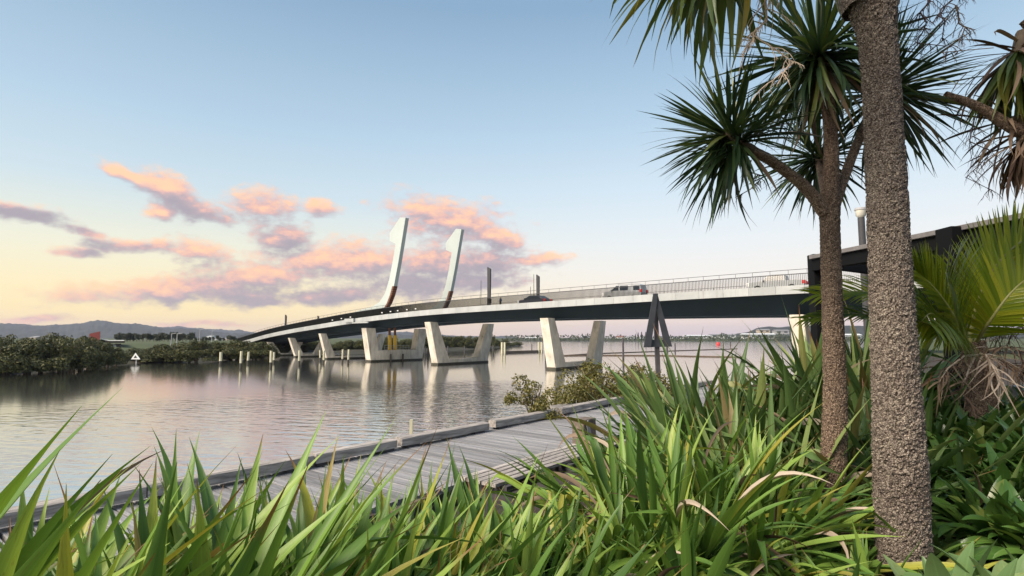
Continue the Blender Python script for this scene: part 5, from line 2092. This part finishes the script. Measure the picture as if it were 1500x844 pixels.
# ------------------------------------------------------------------ buildings and far shore
def house(name, label, cat, px0, px1, base, eave, ridge, D, wm, rm, depth, group=None, windows=0, shed=False):
    a, c = at(px0, eave, D), at(px1, eave, D)
    zb = at(px0, base, D).z
    zr = at(px0, ridge, D).z
    cx = (a.x + c.x) / 2
    gz = max(zb, -1)
    root = thing(name, label, cat, (cx, D, gz), 0, group)
    mb = MB()
    mb.box((cx, D + depth / 2, (gz + a.z) / 2 - .5), (c.x - a.x, depth, a.z - gz + 1))
    wall = mb.build('wall', M[wm], root)
    mb = MB()
    ov = (c.x - a.x) * .03
    if shed:
        mb.hexa([(a.x - ov, D - ov, a.z), (c.x + ov, D - ov, zr - .4), (c.x + ov, D + depth + ov, zr - .4), (a.x - ov, D + depth + ov, a.z), (a.x - ov, D - ov, a.z + .4), (c.x + ov, D - ov, zr), (c.x + ov, D + depth + ov, zr), (a.x - ov, D + depth + ov, a.z + .4)])
    else:
        y0, y1, ym = D - ov, D + depth + ov, D + depth / 2
        mb.add([(a.x - ov, y0, a.z), (c.x + ov, y0, a.z), (c.x + ov, y1, a.z), (a.x - ov, y1, a.z), (a.x - ov, ym, zr), (c.x + ov, ym, zr)], [(0, 1, 5, 4), (2, 3, 4, 5), (1, 2, 5), (3, 0, 4), (3, 2, 1, 0)])
    mb.build('roof', M[rm], root)
    for k in range(windows):
        mb = MB()
        wx = lerp(a.x, c.x, (k + .5) / windows)
        ww = (c.x - a.x) / windows * .5
        mb.box((wx, D, lerp(gz, a.z, .55)), (ww, .16, (a.z - gz) * .4))
        mb.build('window', M['glass'], wall)
    return root


r_ = thing('building', 'dark red slab building with pale white wing behind the left mangroves', 'building', (at(150, 520, 150).x, 150, 1.5))
mb = MB()
a, c = at(131, 489, 150), at(147, 485.5, 150)
k = 158 / 150
mb.hexa([(a.x, 150, 1), (c.x, 150, 1), (c.x * k, 158, 1), (a.x * k, 158, 1), (a.x, 150, a.z), (c.x, 150, c.z), (c.x * k, 158, c.z), (a.x * k, 158, a.z)])
mb.build('red_wall', M['redwall'], r_)
mb = MB()
a, c = at(150, 503, 152), at(176, 503, 152)
mb.hexa([(a.x, 152, 1), (c.x + 1, 152, 1), (c.x - 6, 162, 1), (a.x - 7, 162, 1), (a.x, 152, a.z - .3), (c.x, 152, a.z - .6), (c.x - 7, 162, a.z - .6), (a.x - 7, 162, a.z - .3)])
wl = mb.build('white_wall', M['whitewall'], r_)
mb = MB()
mb.prism([at(147.5, 497.5, 151), at(160, 499.5, 151), at(183, 499.5, 151), at(183, 502.5, 151), at(160, 503, 151), at(147.5, 501, 151)], (-8.8, 12, 0))
mb.build('roof', M['glass'], r_)
mb = MB()
mb.prism([at(147.5, 496.6, 150.8), at(160, 498.6, 150.8), at(182, 498.6, 150.8), at(182, 499.4, 150.8), at(160, 499.4, 150.8), at(147.5, 497.4, 150.8)], (-9, 12.4, 0))
mb.build('roof_edge', M['whitewall'], r_)
mb = MB()
mb.prism([at(169, 503.5, 151.8), at(176, 503.5, 151.8), at(179, 511, 151.8), at(171, 511, 151.8)], (0, .3, 0))
mb.build('window', M['glass'], wl)

house('house', 'white flat house on the slope left of the bridge end', 'house', 302, 309, 501, 493, 492, 420, 'whitewall', 'whitewall', 10, None, 2)
house('house', 'low pale house with small gable right of the flat white one', 'house', 311, 320, 501, 497, 494.5, 400, 'whitewall', 'roofgrey', 10, None, 2)
house('house', 'cream house nearest the left end of the bridge', 'house', 327, 336, 502, 497, 494, 380, 'tanwall', 'roofgrey', 10, None, 2)
house('house', 'small pale house glimpsed above the left mangroves', 'house', 42, 52, 499, 494.5, 492.5, 420, 'tanwall', 'roofgrey', 10, None, 1)
for (px, t, bt, D, lab) in ((250.5, 489, 509, 150, 'leftmost pale light pole on the left bank'), (258.5, 489, 511, 140, 'pale light pole right of the leftmost one on the bank'), (292, 483, 502, 230, 'thin pale light pole before the hills, third from the left'), (310, 484, 503, 230, 'pale light pole beside the flat white house')):
    v = at(px, bt, D)
    rt = thing('light_pole', lab, 'light pole', (v.x, D, ground_h(v.x, D)))
    zt = at(px, t, D).z
    mb = MB()
    mb.tube([(v.x, D, ground_h(v.x, D)), (v.x, D, zt)], [.16, .1], 8)
    mb.build('pole', M['greywall'], rt)
    mb = MB()
    mb.bar((v.x - .05, D, zt), (v.x + 1.2, D, zt + .12), .2, .12)
    mb.build('lamp_arm', M['greywall'], rt)

# far dark row of trees on the left slope
FT = []
for sd_ in range(3):
    rdl = random.Random(80 + sd_)
    lobes = [(rdl.uniform(-1, 1), rdl.uniform(-1, 1), rdl.uniform(1.4, 3.0), rdl.uniform(.7, 1.1), rdl.uniform(.7, 1.1), rdl.uniform(.7, 1.1)) for k in range(7)]
    FT.append((crown_mesh('tree_crown', lobes, 900, .24, M['wooddark'], 90 + sd_), stems_mesh('tree_trunk', 1.8, .4, .14, 2, M['stem'], sd_)))
lobes = [(0, 0, 1 + k * .55, .55 - k * .075, .55 - k * .075, .5) for k in range(6)]
CY = (crown_mesh('cypress_crown', lobes, 700, .17, M['wooddark'], 99), stems_mesh('cypress_trunk', 1.2, .1, .1, 1, M['stem'], 9))
rd = random.Random(31)
px = 172
while px < 402:
    D = rd.uniform(250, 280)
    v = at(px, 503, D)
    h = at(px, rd.uniform(489, 492.5) if px < 286 else rd.uniform(496, 501), D).z - (2.5 if px < 286 else 1.5)
    c, t = FT[rd.randrange(3)]
    place_tree('tree', c, t, (v.x, D, ground_h(v.x, D)), (h / 3.7 * .9, h / 3.7 * .9, h / 3.7), rd.uniform(0, 6), 'dark tree in the row on the slope behind the left bank', 'tree', 'dark trees in the row on the left slope')
    px += rd.uniform(4, 6)
for k, (px, tp_) in enumerate(((931, 489), (935, 487), (940, 486), (946, 486.5), (954, 488))):
    D = 850 + k * 3
    v = at(px, 500, D)
    h = at(px, tp_, D).z - 1
    c, t = CY
    place_tree('cypress_tree', c, t, (v.x, D, ground_h(v.x, D)), (h / 4.6, h / 4.6, h / 4.6), k, 'dark pointed tree in the cluster on the far shore left of the triangle marker', 'tree', 'pointed trees on the far shore')
for k, (px, tp_, wd_) in enumerate(((858, 493, 9), (868, 491, 8), (898, 494, 8), (1180, 484, 20), (1205, 486, 18))):
    D = 840
    v = at(px, 500, D)
    h = at(px, tp_, D).z - 1
    c, t = FT[k % 3]
    kk = wd_ / F * D / 3.6
    place_tree('tree', c, t, (v.x, D, ground_h(v.x, D)), (kk, kk, h / 3.7), k, ['round tree on the far shore right of the nearest pier', 'taller round tree on the far shore right of the nearest pier', 'round tree on the far shore left of the pointed trees', 'wide tree on the far shore behind the thinner trunk', 'wide far tree between the two trunks'][k], 'tree', None)

# far shore belt of trees: one mass
mb = MB()
rd = random.Random(23)
for k in range(5200):
    px = rd.uniform(735, 1650) if k % 6 else rd.uniform(985, 1250)
    D = rd.uniform(805, 850)
    mx = interp([(735, 4), (800, 5), (840, 6), (900, 5), (1000, 7), (1040, 10), (1160, 10), (1300, 9), (1650, 9)], px) * (.75 + .5 * noise.noise(Vector((px * .06, 0, 4))))
    x = (px - 750) / F * D
    p = Vector((x, D, 1 + rd.uniform(0, mx)))
    s = rd.uniform(.8, 1.7)
    nn = Vector((rd.gauss(0, .6), -1, rd.gauss(.5, .5))).normalized()
    t = nn.orthogonal().normalized()
    t = Matrix.Rotation(rd.uniform(0, 6.28), 3, nn) @ t
    q = nn.cross(t)
    mb.add([p - t * s, p - q * s * .6, p + t * s, p + q * s * .6], [(0, 1, 2, 3)])
o = mb.build('far_wood', M['wooddark'])
tag(o, 'low dark belt of trees along the far shore under the bridge', 'woodland', None, 'stuff')
# second belt, climbing the low hill and behind the town
mb = MB()
for k in range(2600):
    px = rd.uniform(740, 1250)
    D = rd.uniform(900, 1180)
    base = at(px, 494, D).z
    mx = interp([(740, 6), (790, 9), (830, 8), (1000, 6), (1060, 6), (1100, 9), (1250, 12)], px) * (.6 + .9 * abs(noise.noise(Vector((px * .09, 3, 4)))))
    p = Vector(((px - 750) / F * D, D, base - 6 + rd.uniform(0, mx + 4)))
    s = rd.uniform(1, 2.2)
    nn = Vector((rd.gauss(0, .6), -1, rd.gauss(.5, .5))).normalized()
    t = Matrix.Rotation(rd.uniform(0, 6.28), 3, nn) @ nn.orthogonal().normalized()
    q = nn.cross(t)
    mb.add([p - t * s, p - q * s * .6, p + t * s, p + q * s * .6], [(0, 1, 2, 3)])
o = mb.build('far_wood', M['wooddark'])
tag(o, 'scattered distant trees among the town on the far shore', 'woodland', None, 'stuff')

# far shore town
TOWN = [(763, 789, 500, 497.2, 496, 'tanwall', 'roofgrey', 0), (770, 786, 498, 495, 494, 'whitewall', 'whitewall', 0), (842, 856, 499.5, 496.5, 495, 'whitewall', 'roofgrey', 3), (872, 884, 499.5, 496, 494.6, 'greywall', 'whitewall', 3),
        (884, 896, 499.5, 495, 494, 'whitewall', 'roofgrey', 2), (900, 918, 499.5, 496.3, 495.2, 'whitewall', 'whitewall', 4), (905, 914, 498, 493.5, 492, 'tanwall', 'roofred', 0), (919, 928, 499.5, 494, 492.5, 'whitewall', 'roofgrey', 2),
        (930, 944, 499.5, 496, 494.8, 'greywall', 'whitewall', 3), (985, 1000, 497, 494.5, 493.5, 'whitewall', 'roofgrey', 0), (1005, 1040, 495.5, 492, 490.8, 'whitewall', 'whitewall', 0), (1042, 1078, 495, 490.5, 489.4, 'whitewall', 'roofgrey', 4),
        (1090, 1135, 496, 490, 488.4, 'whitewall', 'whitewall', 5), (1112, 1128, 487.5, 483.5, 482, 'tanwall', 'roofgrey', 2), (1136, 1156, 489, 484.5, 483, 'greywall', 'roofgrey', 2), (1196, 1212, 498, 492, 490, 'tanwall', 'roofred', 2), (1228, 1262, 499, 491, 489, 'whitewall', 'whitewall', 4),
        (946, 958, 499.5, 497, 496, 'whitewall', 'whitewall', 2), (852, 866, 498, 494.8, 493.8, 'tanwall', 'roofgrey', 2)]
TL = ['long low tan shed on the far shore beyond the floating beam', 'pale roofed shed just behind the tan shed on the far shore', 'white building on the far shore seen between the legs of the nearest pier', 'grey far shore building left of centre between the pier legs', 'taller white far shore building beside the right pier leg', 'long white waterfront shed right of the nearest pier', 'tan house with red roof above the long white shed',
      'white gabled building left of the pointed far trees', 'grey waterfront building under the pointed far trees', 'small white building right of the triangle marker on the far shore', 'long white industrial shed on the far shore right of the marker', 'long grey roofed industrial shed in the middle of the far right shore', 'widest white industrial building below the low hill',
      'tan house high on the low hill at far right', 'grey house on the low hill near the white pier', 'tan house with red roof seen left of the thin trunk', 'white building seen between the two trunks', 'low white shed just left of the triangle marker', 'tan house seen between the pier legs at left']
for (x0, x1, bs, ev, rg, wm, rm, nw), lab in zip(TOWN, TL):
    house('far_building', lab, 'building', x0, x1, bs, ev, rg, 860 if bs > 498.5 else 930 if bs > 490 else 1050, wm, rm, 14, None, nw)
# distant masts above the town
for k, (px, tp_) in enumerate(((866, 483), (893, 484), (918, 487), (839, 490))):
    v = at(px, 498, 880)
    mb = MB()
    mb.tube([(v.x, 880, 0), (v.x, 880, at(px, tp_, 880).z)], [.3, .15], 6)
    tag(mb.build('mast', M['greywall']), ['thin distant mast between the legs of the nearest pier', 'thin distant mast just right of the nearest pier', 'short thin mast left of the pointed far trees', 'short thin mast beside the left leg of the nearest pier'][k], 'mast')

# ------------------------------------------------------------------ air
HAZE = 0.00008
if HAZE:
    mb = MB()
    mb.box((0, 2650, 72), (13040, 8340, 150))
    hz = mb.build('haze', [], local=True)
    hz['kind'] = 'stuff'
    m = bpy.data.materials.new('haze_air')
    m.use_nodes = True
    m.node_tree.nodes.clear()
    bb = N(m.node_tree)
    vo = bb.new('ShaderNodeVolumePrincipled')
    vo.inputs['Color'].default_value = (.72, .78, 1.0, 1)
    vo.inputs['Density'].default_value = HAZE
    vo.inputs['Anisotropy'].default_value = .2
    o = bb.new('ShaderNodeOutputMaterial')
    bb.link(vo.outputs[0], o.inputs['Volume'])
    hz.data.materials.clear()
    hz.data.materials.append(m)
    ground_min = -2.0
